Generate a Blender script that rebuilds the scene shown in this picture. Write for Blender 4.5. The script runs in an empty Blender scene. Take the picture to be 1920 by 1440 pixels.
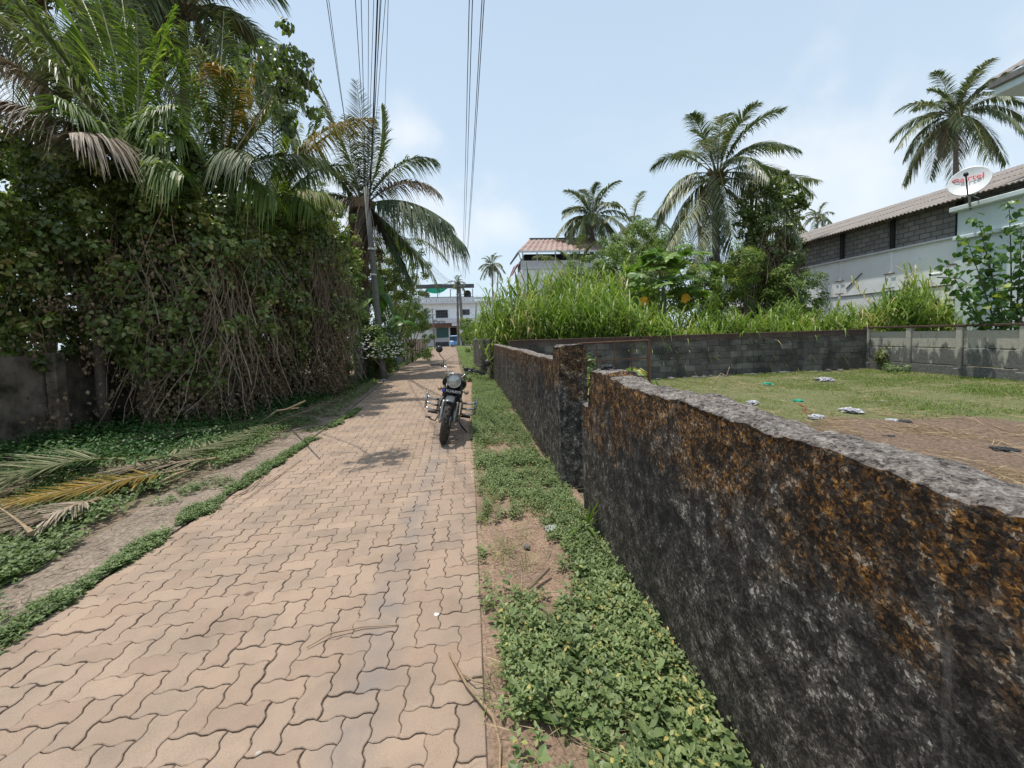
import bpy, bmesh, math, random
import numpy as np
from mathutils import Vector, Matrix, noise
R = math.radians
scene = bpy.context.scene
col = scene.collection
random.seed(7); rng = np.random.default_rng(7)

# ------------------------------------------------------------------ camera, sky, sun
H = 1.5
F_PX, PPX, PPY = 760.0, 960.0, 670.0
yaw, pitch, roll = R(-5.5), R(-3.1), R(1.7)
_f = np.array([-math.sin(yaw)*math.cos(pitch), math.cos(yaw)*math.cos(pitch), math.sin(pitch)])
_r0 = np.array([math.cos(yaw), math.sin(yaw), 0.0]); _u0 = np.cross(_r0, _f)
_r = math.cos(roll)*_r0 - math.sin(roll)*_u0
_u = math.sin(roll)*_r0 + math.cos(roll)*_u0
cam_d = bpy.data.cameras.new('camera'); cam = bpy.data.objects.new('camera', cam_d); col.objects.link(cam)
cam_d.sensor_width = 36; cam_d.lens = 36*F_PX/1920
cam_d.shift_y = -(720-PPY)/1920
cam_d.clip_start = 0.05; cam_d.clip_end = 3000
cam.matrix_world = Matrix(((_r[0],_u[0],-_f[0],0),(_r[1],_u[1],-_f[1],0),(_r[2],_u[2],-_f[2],H),(0,0,0,1)))
scene.camera = cam

SUN_DIR = Vector((-0.20, 0.03, 1.0)).normalized()
sun_el = math.asin(SUN_DIR.z); sun_az = math.atan2(SUN_DIR.x, SUN_DIR.y)
w = bpy.data.worlds.new('World'); scene.world = w; w.use_nodes = True
nt = w.node_tree; nt.nodes.clear()
def N(nt, t, **k):
    n = nt.nodes.new(t)
    for a, b in k.items():
        if a.startswith('i_'):
            key = a[2:].replace('_', ' ')
            n.inputs[int(key) if key.isdigit() else key].default_value = b
        else: setattr(n, a, b)
    return n
L = lambda nt, a, b: nt.links.new(a, b)
sky = N(nt, 'ShaderNodeTexSky', sky_type='NISHITA', sun_disc=False, sun_elevation=sun_el, sun_rotation=sun_az,
        air_density=1.0, dust_density=1.2, ozone_density=1.2)
tc = N(nt, 'ShaderNodeTexCoord'); sep = N(nt, 'ShaderNodeSeparateXYZ'); L(nt, tc.outputs['Generated'], sep.inputs[0])
mp = N(nt, 'ShaderNodeMapping'); mp.inputs['Scale'].default_value = (1, 1, 2.6); L(nt, tc.outputs['Generated'], mp.inputs[0])
cn = N(nt, 'ShaderNodeTexNoise', i_Scale=3.1, i_Detail=7.0, i_Roughness=0.55); L(nt, mp.outputs[0], cn.inputs['Vector'])
cr = N(nt, 'ShaderNodeValToRGB'); cr.color_ramp.elements[0].position = 0.50; cr.color_ramp.elements[1].position = 0.66
L(nt, cn.outputs['Fac'], cr.inputs[0])
def _dir(x, y):
    d = _r*(x-PPX)/F_PX - _u*(y-PPY)/F_PX + _f; return (d/np.linalg.norm(d)).tolist()
wn_ = nt.nodes.new('ShaderNodeTexNoise'); wn_.inputs['Scale'].default_value = 9; wn_.inputs['Detail'].default_value = 8; L(nt, tc.outputs['Generated'], wn_.inputs['Vector'])
blob = None
for (bx, by, br) in ((762,245,.10),(700,300,.10),(930,420,.13),(820,440,.16),(1620,330,.26),(1480,340,.18),(1660,290,.12),(80,250,.2),(600,420,.2)):
    dn_ = nt.nodes.new('ShaderNodeVectorMath'); dn_.operation = 'DISTANCE'; L(nt, tc.outputs['Generated'], dn_.inputs[0]); dn_.inputs[1].default_value = _dir(bx, by)
    ad_ = nt.nodes.new('ShaderNodeMath'); ad_.operation = 'MULTIPLY_ADD'; L(nt, wn_.outputs['Fac'], ad_.inputs[0]); ad_.inputs[1].default_value = br*1.6; L(nt, dn_.outputs['Value'], ad_.inputs[2])
    mr_ = nt.nodes.new('ShaderNodeMapRange'); mr_.interpolation_type = 'SMOOTHSTEP'; L(nt, ad_.outputs[0], mr_.inputs[0]); mr_.inputs[1].default_value = br*1.75; mr_.inputs[2].default_value = br*.75; mr_.inputs[3].default_value = 0; mr_.inputs[4].default_value = .8
    if blob is None: blob = mr_.outputs[0]
    else:
        mx_ = nt.nodes.new('ShaderNodeMath'); mx_.operation = 'MAXIMUM'; L(nt, blob, mx_.inputs[0]); L(nt, mr_.outputs[0], mx_.inputs[1]); blob = mx_.outputs[0]

lowc = N(nt, 'ShaderNodeMapRange', i_1=0.08, i_2=0.55, i_3=1.0, i_4=0.15); L(nt, sep.outputs['Z'], lowc.inputs[0])
cm = N(nt, 'ShaderNodeMath', operation='MULTIPLY'); L(nt, cr.outputs[0], cm.inputs[0]); L(nt, lowc.outputs[0], cm.inputs[1])
hz = N(nt, 'ShaderNodeMapRange', i_1=0.0, i_2=0.75, i_3=0.88, i_4=0.56); L(nt, sep.outputs['Z'], hz.inputs[0])
mixh = N(nt, 'ShaderNodeMixRGB', blend_type='MIX'); mixh.inputs[2].default_value = (3.75, 4.55, 5.15, 1)
L(nt, hz.outputs[0], mixh.inputs[0]); L(nt, sky.outputs[0], mixh.inputs[1])
mixc = N(nt, 'ShaderNodeMixRGB', blend_type='MIX'); mixc.inputs[2].default_value = (4.8, 5.1, 5.4, 1)
cm2 = N(nt, 'ShaderNodeMath', operation='MULTIPLY', i_1=0.75); L(nt, cm.outputs[0], cm2.inputs[0])
mxx = N(nt, 'ShaderNodeMath', operation='MAXIMUM'); cm3 = N(nt, 'ShaderNodeMath', operation='MULTIPLY', i_1=.35); L(nt, cm2.outputs[0], cm3.inputs[0]); L(nt, cm3.outputs[0], mxx.inputs[0]); L(nt, blob, mxx.inputs[1]); L(nt, mxx.outputs[0], mixc.inputs[0]); L(nt, mixh.outputs[0], mixc.inputs[1])
bg = N(nt, 'ShaderNodeBackground', i_Strength=0.143); L(nt, mixc.outputs[0], bg.inputs[0])
wo = N(nt, 'ShaderNodeOutputWorld'); L(nt, bg.outputs[0], wo.inputs[0])

sun_d = bpy.data.lights.new('sun', 'SUN'); sun_d.energy = 3.1; sun_d.angle = R(0.6); sun_d.color = (1.0, 0.95, 0.87)
sun = bpy.data.objects.new('sun', sun_d); col.objects.link(sun)
sun.rotation_euler = SUN_DIR.to_track_quat('Z', 'Y').to_euler()
vs = scene.view_settings
vs.view_transform = 'Standard'; vs.look = 'None'; vs.gamma = 1; vs.use_curve_mapping = False; vs.exposure = 0.42
scene.cycles.max_bounces = 6; scene.cycles.diffuse_bounces = 4; scene.cycles.transmission_bounces = 4
scene.cycles.transparent_max_bounces = 6; scene.cycles.use_denoising = True

def at(x, y, Y):
    "point at world depth Y seen at photo position (x, y)"
    d = _r*(x-PPX)/F_PX - _u*(y-PPY)/F_PX + _f
    return Vector((np.array([0, 0, H]) + d*Y/d[1]).tolist())
def gnd(x, y, z=0.0):
    d = _r*(x-PPX)/F_PX - _u*(y-PPY)/F_PX + _f
    return Vector((np.array([0, 0, H]) + d*(z-H)/d[2]).tolist())

# ------------------------------------------------------------------ helpers
def tag(o, label=None, cat=None, group=None, kind=None):
    if label: o['label'] = label
    if cat: o['category'] = cat
    if group: o['group'] = group
    if kind: o['kind'] = kind
    return o
def thing(name, label, cat, loc=(0,0,0), group=None, rot=(0,0,0)):
    o = bpy.data.objects.new(name, None); col.objects.link(o); o.empty_display_size = 0.2
    o.location = loc; o.rotation_euler = rot
    return tag(o, label, cat, group)
def obj(name, me, parent=None, world=True):
    o = bpy.data.objects.new(name, me); col.objects.link(o)
    if parent is not None:
        o.parent = parent
        if world:   # mesh given in world coordinates
            bpy.context.view_layer.update() if False else None
            m = (Matrix.Translation(parent.location) @ parent.rotation_euler.to_matrix().to_4x4()) if parent.parent is None else root_matrix(parent)
            o.matrix_parent_inverse = m.inverted()
    return o
def root_matrix(p):
    m = Matrix.Identity(4)
    while p is not None:
        m = (p.matrix_parent_inverse if p.parent else Matrix.Identity(4)) @ Matrix.Translation(p.location) @ p.rotation_euler.to_matrix().to_4x4() @ m
        p = p.parent
    return m

class MB:
    def __init__(s): s.v = []; s.f = []; s.t = []; s.smooth = False
    def add(s, vs, fs, tint=0.5):
        n = len(s.v); s.v += [tuple(v) for v in vs]; s.f += [tuple(i+n for i in f) for f in fs]; s.t += [tint]*len(vs)
    def box(s, c, size, rot=None, tint=0.5, bev=0.0):
        x, y, z = [k/2 for k in size]; c = Vector(c)
        if bev > 0:
            b = bev; pts = []
            for sz in (-1, 1):
                for (sx, sy) in ((-1,-1),(1,-1),(1,1),(-1,1)):
                    pts.append((sx*(x-b), sy*(y-b), sz*z))
            for sz in (-1, 1):
                for (sx, sy) in ((-1,-1),(1,-1),(1,1),(-1,1)):
                    pts.append((sx*x, sy*(y-b), sz*(z-b))); pts.append((sx*(x-b), sy*y, sz*(z-b)))
            bm = bmesh.new()
            for p in pts: bm.verts.new(p)
            r_ = bmesh.ops.convex_hull(bm, input=bm.verts)
            bm.verts.index_update()
            vs = [v.co.copy() for v in bm.verts]; fs = [tuple(v.index for v in f.verts) for f in bm.faces]; bm.free()
        else:
            vs = [Vector((a*x, b*y, d*z)) for d in (-1,1) for (a,b) in ((-1,-1),(1,-1),(1,1),(-1,1))]
            fs = [(3,2,1,0),(4,5,6,7),(0,1,5,4),(1,2,6,5),(2,3,7,6),(3,0,4,7)]
        if rot is not None: vs = [rot @ v for v in vs]
        s.add([v + c for v in vs], fs, tint)
    def tube(s, pts, rad, n=8, cap=True, tint=0.5):
        pts = [Vector(p) for p in pts]; m = len(pts)
        if not hasattr(rad, '__len__'): rad = [rad]*m
        vs = []; prev = None
        for i, p in enumerate(pts):
            t = (pts[min(i+1,m-1)] - pts[max(i-1,0)]).normalized()
            if prev is None:
                a = t.orthogonal().normalized()
            else:
                a = (prev - t*prev.dot(t)); a = a.normalized() if a.length > 1e-6 else t.orthogonal().normalized()
            prev = a; b = t.cross(a)
            for k in range(n):
                th = 2*math.pi*k/n; vs.append(p + (a*math.cos(th) + b*math.sin(th))*rad[i])
        fs = [(i*n+k, i*n+(k+1)%n, (i+1)*n+(k+1)%n, (i+1)*n+k) for i in range(m-1) for k in range(n)]
        if cap: fs += [tuple(range(n-1,-1,-1)), tuple((m-1)*n+k for k in range(n))]
        s.add(vs, fs, tint)
    def lathe(s, prof, axis_o, axis_d, n=24, tint=0.5, closed=False):
        "prof: list of (radius, distance along axis)"
        d = Vector(axis_d).normalized(); a = d.orthogonal().normalized(); b = d.cross(a); o = Vector(axis_o)
        vs = [o + d*h + (a*math.cos(2*math.pi*k/n) + b*math.sin(2*math.pi*k/n))*r for (r, h) in prof for k in range(n)]
        m = len(prof)
        fs = [(i*n+k, i*n+(k+1)%n, ((i+1)%m)*n+(k+1)%n, ((i+1)%m)*n+k) for i in range(m if closed else m-1) for k in range(n)]
        s.add(vs, fs, tint)
    def build(s, name, mat, parent=None, smooth=None, world=True):
        me = bpy.data.meshes.new(name); me.from_pydata(s.v, [], s.f); me.materials.append(mat)
        at_ = me.attributes.new('tint', 'FLOAT', 'POINT'); at_.data.foreach_set('value', s.t)
        if smooth if smooth is not None else s.smooth:
            me.polygons.foreach_set('use_smooth', [True]*len(me.polygons))
        me.update()
        return obj(name, me, parent, world)

def np_mesh(name, V, Fq, mat, tint=None, smooth=False):
    "V (n,3), Fq (m,k) all faces with k corners"
    me = bpy.data.meshes.new(name); V = np.asarray(V, np.float32); Fq = np.asarray(Fq, np.int32)
    m, k = Fq.shape
    me.vertices.add(len(V)); me.vertices.foreach_set('co', V.ravel())
    me.loops.add(m*k); me.loops.foreach_set('vertex_index', Fq.ravel())
    me.polygons.add(m); me.polygons.foreach_set('loop_start', np.arange(0, m*k, k, dtype=np.int32))
    try: me.polygons.foreach_set('loop_total', np.full(m, k, np.int32))
    except Exception: pass
    if tint is not None:
        a = me.attributes.new('tint', 'FLOAT', 'POINT'); a.data.foreach_set('value', np.asarray(tint, np.float32))
    me.materials.append(mat)
    me.update(calc_edges=True)
    me.polygons.foreach_set('use_smooth', np.full(m, smooth, bool))
    return me
# leaf templates: lie in xy, stalk at origin, tip toward +x, z = normal
T_LEAF4 = (np.array([(0,0,0),(.5,.33,.07),(1,0,-.06),(.5,-.33,.07)]), np.array([(0,2,1,1),(0,3,2,2)]))
T_LEAF4 = (np.array([(0,0,0),(.45,.34,.08),(1,0,-.08),(.45,-.34,.08),(.5,0,0)]), np.array([(0,4,1),(4,2,1),(0,3,4),(4,3,2)]))
T_HEART = (np.array([(0,0,0),(-.12,.28,.05),(.25,.48,.10),(.7,.28,.02),(1,0,-.12),(.7,-.28,.02),(.25,-.48,.10),(-.12,-.28,.05),(.45,0,-.01)]),
           np.array([(0,8,1),(1,8,2),(2,8,3),(3,8,4),(4,8,5),(5,8,6),(6,8,7),(7,8,0)]))
T_OVAL = (np.array([(0,0,0),(.22,.2,.05),(.55,.27,.06),(.85,.13,.0),(1,0,-.06),(.85,-.13,.0),(.55,-.27,.06),(.22,-.2,.05),(.28,0,0),(.65,0,-.01)]),
          np.array([(0,8,1),(1,8,2),(8,9,2),(2,9,3),(3,9,4),(4,9,5),(5,9,6),(6,9,8),(6,8,7),(7,8,0)]))
T_LONG = (np.array([(0,0,0),(.35,.09,.02),(.75,.07,-.05),(1,0,-.16),(.75,-.07,-.05),(.35,-.09,.02)]), np.array([(0,5,1),(1,5,4),(1,4,2),(2,4,3)]))
def leaf_arrays(T, pos, dirs, nrm, size, tint):
    tv, tf = T; n = len(pos)
    d = dirs/np.linalg.norm(dirs, axis=1, keepdims=True)
    s = np.cross(nrm, d); s /= np.linalg.norm(s, axis=1, keepdims=True) + 1e-9
    z = np.cross(d, s)
    V = (tv[None,:,0:1]*d[:,None,:] + tv[None,:,1:2]*s[:,None,:] + tv[None,:,2:3]*z[:,None,:])*size[:,None,None] + pos[:,None,:]
    k = len(tv)
    Fq = (tf[None] + (np.arange(n)*k)[:,None,None]).reshape(-1, tf.shape[1])
    return V.reshape(-1, 3), Fq, np.repeat(tint, k)
def leaves(name, T, pos, dirs, nrm, size, tint, mat, parent=None, smooth=False):
    V, Fq, t = leaf_arrays(T, pos, dirs, nrm, size, tint)
    return obj(name, np_mesh(name, V, Fq, mat, t, smooth), parent)
def unit(n):
    v = rng.normal(size=(n, 3)); return v/np.linalg.norm(v, axis=1, keepdims=True)
def strips(base, direc, length, width, droop, nseg, side=None, taper=True):
    "arching ribbons; returns V, F(quads), per-vertex index of ribbon"
    n = len(base); t = np.linspace(0, 1, nseg+1)
    direc = direc/np.linalg.norm(direc, axis=1, keepdims=True)
    if side is None:
        side = np.cross(direc, np.array([0,0,1.])) + 1e-4*unit(n); side /= np.linalg.norm(side, axis=1, keepdims=True)
    c = base[:,None,:] + direc[:,None,:]*(length[:,None]*t)[:,:,None]
    c[:,:,2] -= droop[:,None]*length[:,None]*(t**2)
    wd = width[:,None]*((1-t**2.2)*0.96+.04 if taper else np.ones_like(t))*np.minimum(1, .45+t*3)
    V = np.stack([c + side[:,None,:]*wd[:,:,None]*.5, c - side[:,None,:]*wd[:,:,None]*.5], 2)
    V = V.reshape(-1, 3); k = 2*(nseg+1)
    q = np.array([(2*i, 2*i+1, 2*i+3, 2*i+2) for i in range(nseg)])
    Fq = (q[None] + (np.arange(n)*k)[:,None,None]).reshape(-1, 4)
    return V, Fq, k

# ------------------------------------------------------------------ materials
def new_mat(name):
    m = bpy.data.materials.new(name); m.use_nodes = True; t = m.node_tree; t.nodes.clear()
    out = N(t, 'ShaderNodeOutputMaterial'); p = N(t, 'ShaderNodeBsdfPrincipled'); L(t, p.outputs[0], out.inputs[0])
    return m, t, p, out
def ramp(t, stops, src):
    r_ = N(t, 'ShaderNodeValToRGB'); e = r_.color_ramp.elements
    while len(e) < len(stops): e.new(0.5)
    for k, (p, c) in enumerate(stops):
        e[k].position = p; e[k].color = (c[0], c[1], c[2], 1) if hasattr(c, '__len__') else (c, c, c, 1)
    L(t, src, r_.inputs[0]); return r_.outputs[0]
def mix(t, fac, a, b, mode='MIX'):
    n = N(t, 'ShaderNodeMixRGB', blend_type=mode)
    for i, v in ((0, fac), (1, a), (2, b)):
        if hasattr(v, 'is_linked'): L(t, v, n.inputs[i])
        elif hasattr(v, '__len__'): n.inputs[i].default_value = (v[0], v[1], v[2], 1)
        else: n.inputs[i].default_value = v if i == 0 else (v, v, v, 1)
    return n.outputs[0]
def noise_t(t, scale, detail=4, rough=.55, vec=None, stretch=None, dist=0.0):
    n = N(t, 'ShaderNodeTexNoise', i_Scale=scale, i_Detail=detail, i_Roughness=rough, i_Distortion=dist)
    if vec is None:
        vec = N(t, 'ShaderNodeNewGeometry').outputs['Position']
    if stretch:
        mp_ = N(t, 'ShaderNodeMapping'); mp_.inputs['Scale'].default_value = stretch; L(t, vec, mp_.inputs[0]); vec = mp_.outputs[0]
    L(t, vec, n.inputs['Vector']); return n.outputs['Fac']
def bump(t, p, src, strength=.5, dist=.01, prev=None):
    b = N(t, 'ShaderNodeBump', i_Strength=strength, i_Distance=dist); L(t, src, b.inputs['Height'])
    if prev is not None: L(t, prev, b.inputs['Normal'])
    if p is not None: L(t, b.outputs[0], p.inputs['Normal'])
    return b.outputs[0]
def leaf_mat(name, stops, rough=.5, trans=.3, tcol=(1.1, 1.3, .5), spec=.35):
    m, t, p, out = new_mat(name)
    a = N(t, 'ShaderNodeAttribute', attribute_name='tint'); c = ramp(t, stops, a.outputs['Fac'])
    nz = noise_t(t, 9, 2); c2 = mix(t, .5, c, ramp(t, [(.3, .62), (.7, 1.3)], nz), 'MULTIPLY')
    L(t, c2, p.inputs['Base Color']); p.inputs['Roughness'].default_value = rough
    p.inputs['Specular IOR Level'].default_value = spec
    tr = N(t, 'ShaderNodeBsdfTranslucent'); tc_ = mix(t, 1.0, c2, tcol, 'MULTIPLY'); L(t, tc_, tr.inputs[0])
    mx = N(t, 'ShaderNodeMixShader', i_0=trans); L(t, p.outputs[0], mx.inputs[1]); L(t, tr.outputs[0], mx.inputs[2])
    L(t, mx.outputs[0], out.inputs[0]); return m
def plain(name, c, rough=.6, metal=0.0, var=.25, scale=14, bmp=.15, spec=.5, c2=None, coat=0):
    m, t, p, out = new_mat(name)
    nz = noise_t(t, scale, 5, .6)
    c2 = c2 or tuple(k*(1-var) for k in c)
    L(t, mix(t, ramp(t, [(.35, 0), (.68, 1)], nz), c, c2), p.inputs['Base Color'])
    p.inputs['Roughness'].default_value = rough; p.inputs['Metallic'].default_value = metal
    p.inputs['Specular IOR Level'].default_value = spec; p.inputs['Coat Weight'].default_value = coat
    if bmp: bump(t, p, noise_t(t, scale*5, 4), bmp, .004)
    return m
M = {}
G = lambda a, b, c: (a, b, c)
M['creeper'] = leaf_mat('creeper_leaf', [(0, (.060,.085,.026)), (.35, (.125,.170,.048)), (.7, (.20,.26,.078)), (.88, (.30,.34,.12)), (1, (.46,.38,.17))], .34, .42, (1.1,1.3,.5), .6)
M['drycreeper'] = leaf_mat('dry_creeper', [(0, (.11,.075,.048)), (.5, (.24,.165,.10)), (.8, (.34,.26,.17)), (1, (.11,.15,.04))], .75, .15, (1.1,1,.8))
M['weed'] = leaf_mat('weed_leaf', [(0, (.080,.125,.045)), (.4, (.145,.205,.075)), (.8, (.235,.295,.12)), (.97, (.34,.36,.15)), (1, (.50,.42,.14))], .45, .28)
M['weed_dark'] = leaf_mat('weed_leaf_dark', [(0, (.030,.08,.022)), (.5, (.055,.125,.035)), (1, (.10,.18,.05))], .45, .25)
M['tallgrass'] = leaf_mat('tall_grass', [(0, (.085,.145,.03)), (.4, (.17,.26,.05)), (.75, (.28,.37,.085)), (.92, (.37,.40,.14)), (1, (.48,.40,.20))], .42, .35)
M['grass'] = leaf_mat('short_grass', [(0, (.09,.14,.03)), (.5, (.17,.235,.055)), (.85, (.27,.29,.09)), (1, (.45,.36,.18))], .6, .3)
M['straw'] = leaf_mat('straw', [(0, (.22,.15,.08)), (.5, (.40,.29,.16)), (1, (.60,.48,.30))], .7, .15, (1,1,.9))
M['palm'] = leaf_mat('palm_leaflet', [(0, (.048,.074,.036)), (.5, (.105,.140,.066)), (.85, (.19,.215,.115)), (1, (.34,.31,.20))], .42, .24, (1.1,1.3,.5), .35)
M['palm_bright'] = leaf_mat('young_palm_leaflet', [(0, (.060,.105,.022)), (.5, (.12,.185,.042)), (.85, (.22,.28,.085)), (1, (.38,.34,.18))], .44, .38, (1.2,1.4,.45), .3)
M['palm_yellow'] = leaf_mat('yellowing_leaflet', [(0, (.12,.12,.03)), (.45, (.28,.20,.05)), (.8, (.45,.27,.07)), (1, (.45,.36,.22))], .45, .3, (1.1,1.1,.6))
M['palm_dry'] = leaf_mat('dry_leaflet', [(0, (.10,.075,.05)), (.5, (.22,.17,.12)), (1, (.40,.33,.25))], .6, .12, (1,1,.9))
M['rachis'] = plain('frond_stalk', (.22,.24,.09), .45, c2=(.16,.14,.06))
M['rachis_dry'] = plain('dry_frond_stalk', (.34,.24,.14), .6, c2=(.22,.15,.09))
M['bush'] = leaf_mat('bush_leaf', [(0, (.07,.12,.028)), (.5, (.155,.235,.05)), (.85, (.26,.34,.085)), (1, (.38,.39,.12))], .42, .3)
M['papaya'] = leaf_mat('papaya_leaf', [(0, (.08,.15,.035)), (.6, (.15,.25,.06)), (.985, (.23,.33,.08)), (1, (.75,.42,.03))], .42, .3)
M['yellowtip'] = leaf_mat('yellow_tip_leaf', [(0, (.10,.17,.035)), (.6, (.20,.28,.06)), (.92, (.38,.41,.10)), (1, (.50,.30,.08))], .45, .35)
M['heart'] = leaf_mat('heart_leaf', [(0, (.045,.10,.03)), (.55, (.08,.16,.045)), (.85, (.14,.24,.06)), (1, (.36,.40,.08))], .35, .3)
M['flower'] = plain('white_petal', (.80,.80,.74), .5, var=.1, bmp=0)
M['banana'] = leaf_mat('banana_leaf', [(0, (.05,.12,.04)), (.5, (.09,.19,.05)), (1, (.20,.30,.08))], .35, .35)
M['bark'] = plain('bark', (.16,.12,.09), .85, var=.5, scale=18, bmp=.8)
M['palm_bark'] = plain('palm_bark', (.20,.165,.13), .85, var=.45, scale=10, bmp=.8)
M['vine'] = plain('vine_stem', (.33,.26,.18), .8, c2=(.17,.12,.08), scale=25, bmp=.4)
M['fibre'] = plain('palm_fibre', (.25,.15,.085), .85, var=.5, scale=30)
M['chrome'] = plain('chrome', (.50,.48,.46), .24, 1.0, var=.30, scale=30, bmp=0)
M['steel'] = plain('worn_steel', (.36,.35,.34), .38, .9, var=.35, bmp=.05)
M['black_metal'] = plain('black_metal', (.012,.012,.013), .38, .0, var=.3, bmp=.05, spec=.5)
M['black_paint'] = plain('black_gloss_paint', (.010,.010,.012), .16, .0, var=.2, bmp=0, spec=.6, coat=.6)
M['grey_paint'] = plain('grey_mudguard_paint', (.13,.14,.145), .28, .35, var=.25, bmp=0, coat=.5)
M['rubber'] = plain('rubber', (.020,.019,.018), .85, var=-.9, scale=9, bmp=.2)
M['rubber_dusty'] = plain('dusty_rubber', (.055,.050,.045), .9, var=.5, scale=20, bmp=.4)
M['seat'] = plain('seat_vinyl', (.018,.016,.015), .55, bmp=.1)
M['rust'] = plain('rusty_rod', (.17,.075,.04), .85, c2=(.09,.045,.03), scale=40, bmp=.5)
M['cable'] = plain('cable_sheath', (.022,.022,.028), .6, bmp=0)
M['amber'] = plain('amber_lens', (.42,.30,.20), .2, var=.2, bmp=0)
M['text_white'] = plain('white_lettering', (.75,.75,.75), .5, var=.05, bmp=0)
M['text_red'] = plain('red_lettering', (.62,.03,.05), .4, var=.05, bmp=0)
M['text_black'] = plain('black_lettering', (.03,.03,.03), .5, var=.05, bmp=0)
M['plate_blue'] = plain('blue_plate_patch', (.03,.07,.50), .4, var=.05, bmp=0)
M['bag_white'] = plain('white_plastic', (.50,.50,.52), .35, var=.45, scale=30, bmp=.3)
M['bag_green'] = plain('green_plastic', (.02,.36,.22), .35, var=.3, scale=30, bmp=.3)
M['bag_red'] = plain('red_plastic', (.42,.05,.06), .4, var=.3, scale=30, bmp=.3)
M['lump_black'] = plain('black_lump', (.02,.02,.022), .6, bmp=.4)
M['dark'] = plain('black_and_shade', (.02,.02,.022), .8, bmp=0)  # black posts, and painted shade in openings and under the red roof
M['glass'] = plain('window_glass', (.035,.040,.045), .12, var=.4, scale=3, bmp=0)
M['headglass'] = plain('headlamp_glass', (.48,.50,.47), .10, .25, var=.35, scale=40, bmp=0, coat=1)
M['white_wall'] = plain('weathered_white_wall', (.90,.91,.92), .8, var=.07, scale=1.6, bmp=.15)
M['pale_band'] = plain('pale_band', (.70,.71,.74), .75, var=.18, scale=3, bmp=.1)
M['pale_green'] = plain('pale_green_paint', (.60,.69,.68), .75, var=.12, scale=2.0, bmp=.12)
M['dish'] = plain('dish_enamel', (.72,.74,.73), .35, var=.12, scale=12, bmp=0)
M['grey_sheet'] = plain('grey_sheet', (.10,.10,.11), .7, var=.4, scale=3)
M['teal'] = plain('teal_shutter', (.10,.26,.27), .6, var=.25, scale=5)
M['green_net'] = plain('green_net', (.02,.50,.34), .7, var=.25, scale=6)
M['blue_paint'] = plain('sky_blue_paint', (.20,.45,.78), .4, var=.15, scale=6, bmp=0)
M['blue_dark'] = plain('dark_blue_canvas', (.045,.13,.30), .6, var=.3, scale=6)
M['blue_gate'] = plain('blue_gate_paint', (.16,.25,.38), .6, var=.3, scale=5)
M['tarp'] = plain('navy_tarpaulin', (.018,.028,.11), .6, var=.4, scale=4)
M['pink_cloth'] = plain('pink_cloth', (.55,.30,.36), .8, var=.3, scale=20)
M['pole'] = plain('concrete_pole', (.20,.195,.18), .85, var=.3, scale=8, bmp=.3)
M['stone'] = plain('rubble_stone', (.20,.19,.17), .9, var=.5, scale=14, bmp=.8)
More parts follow.
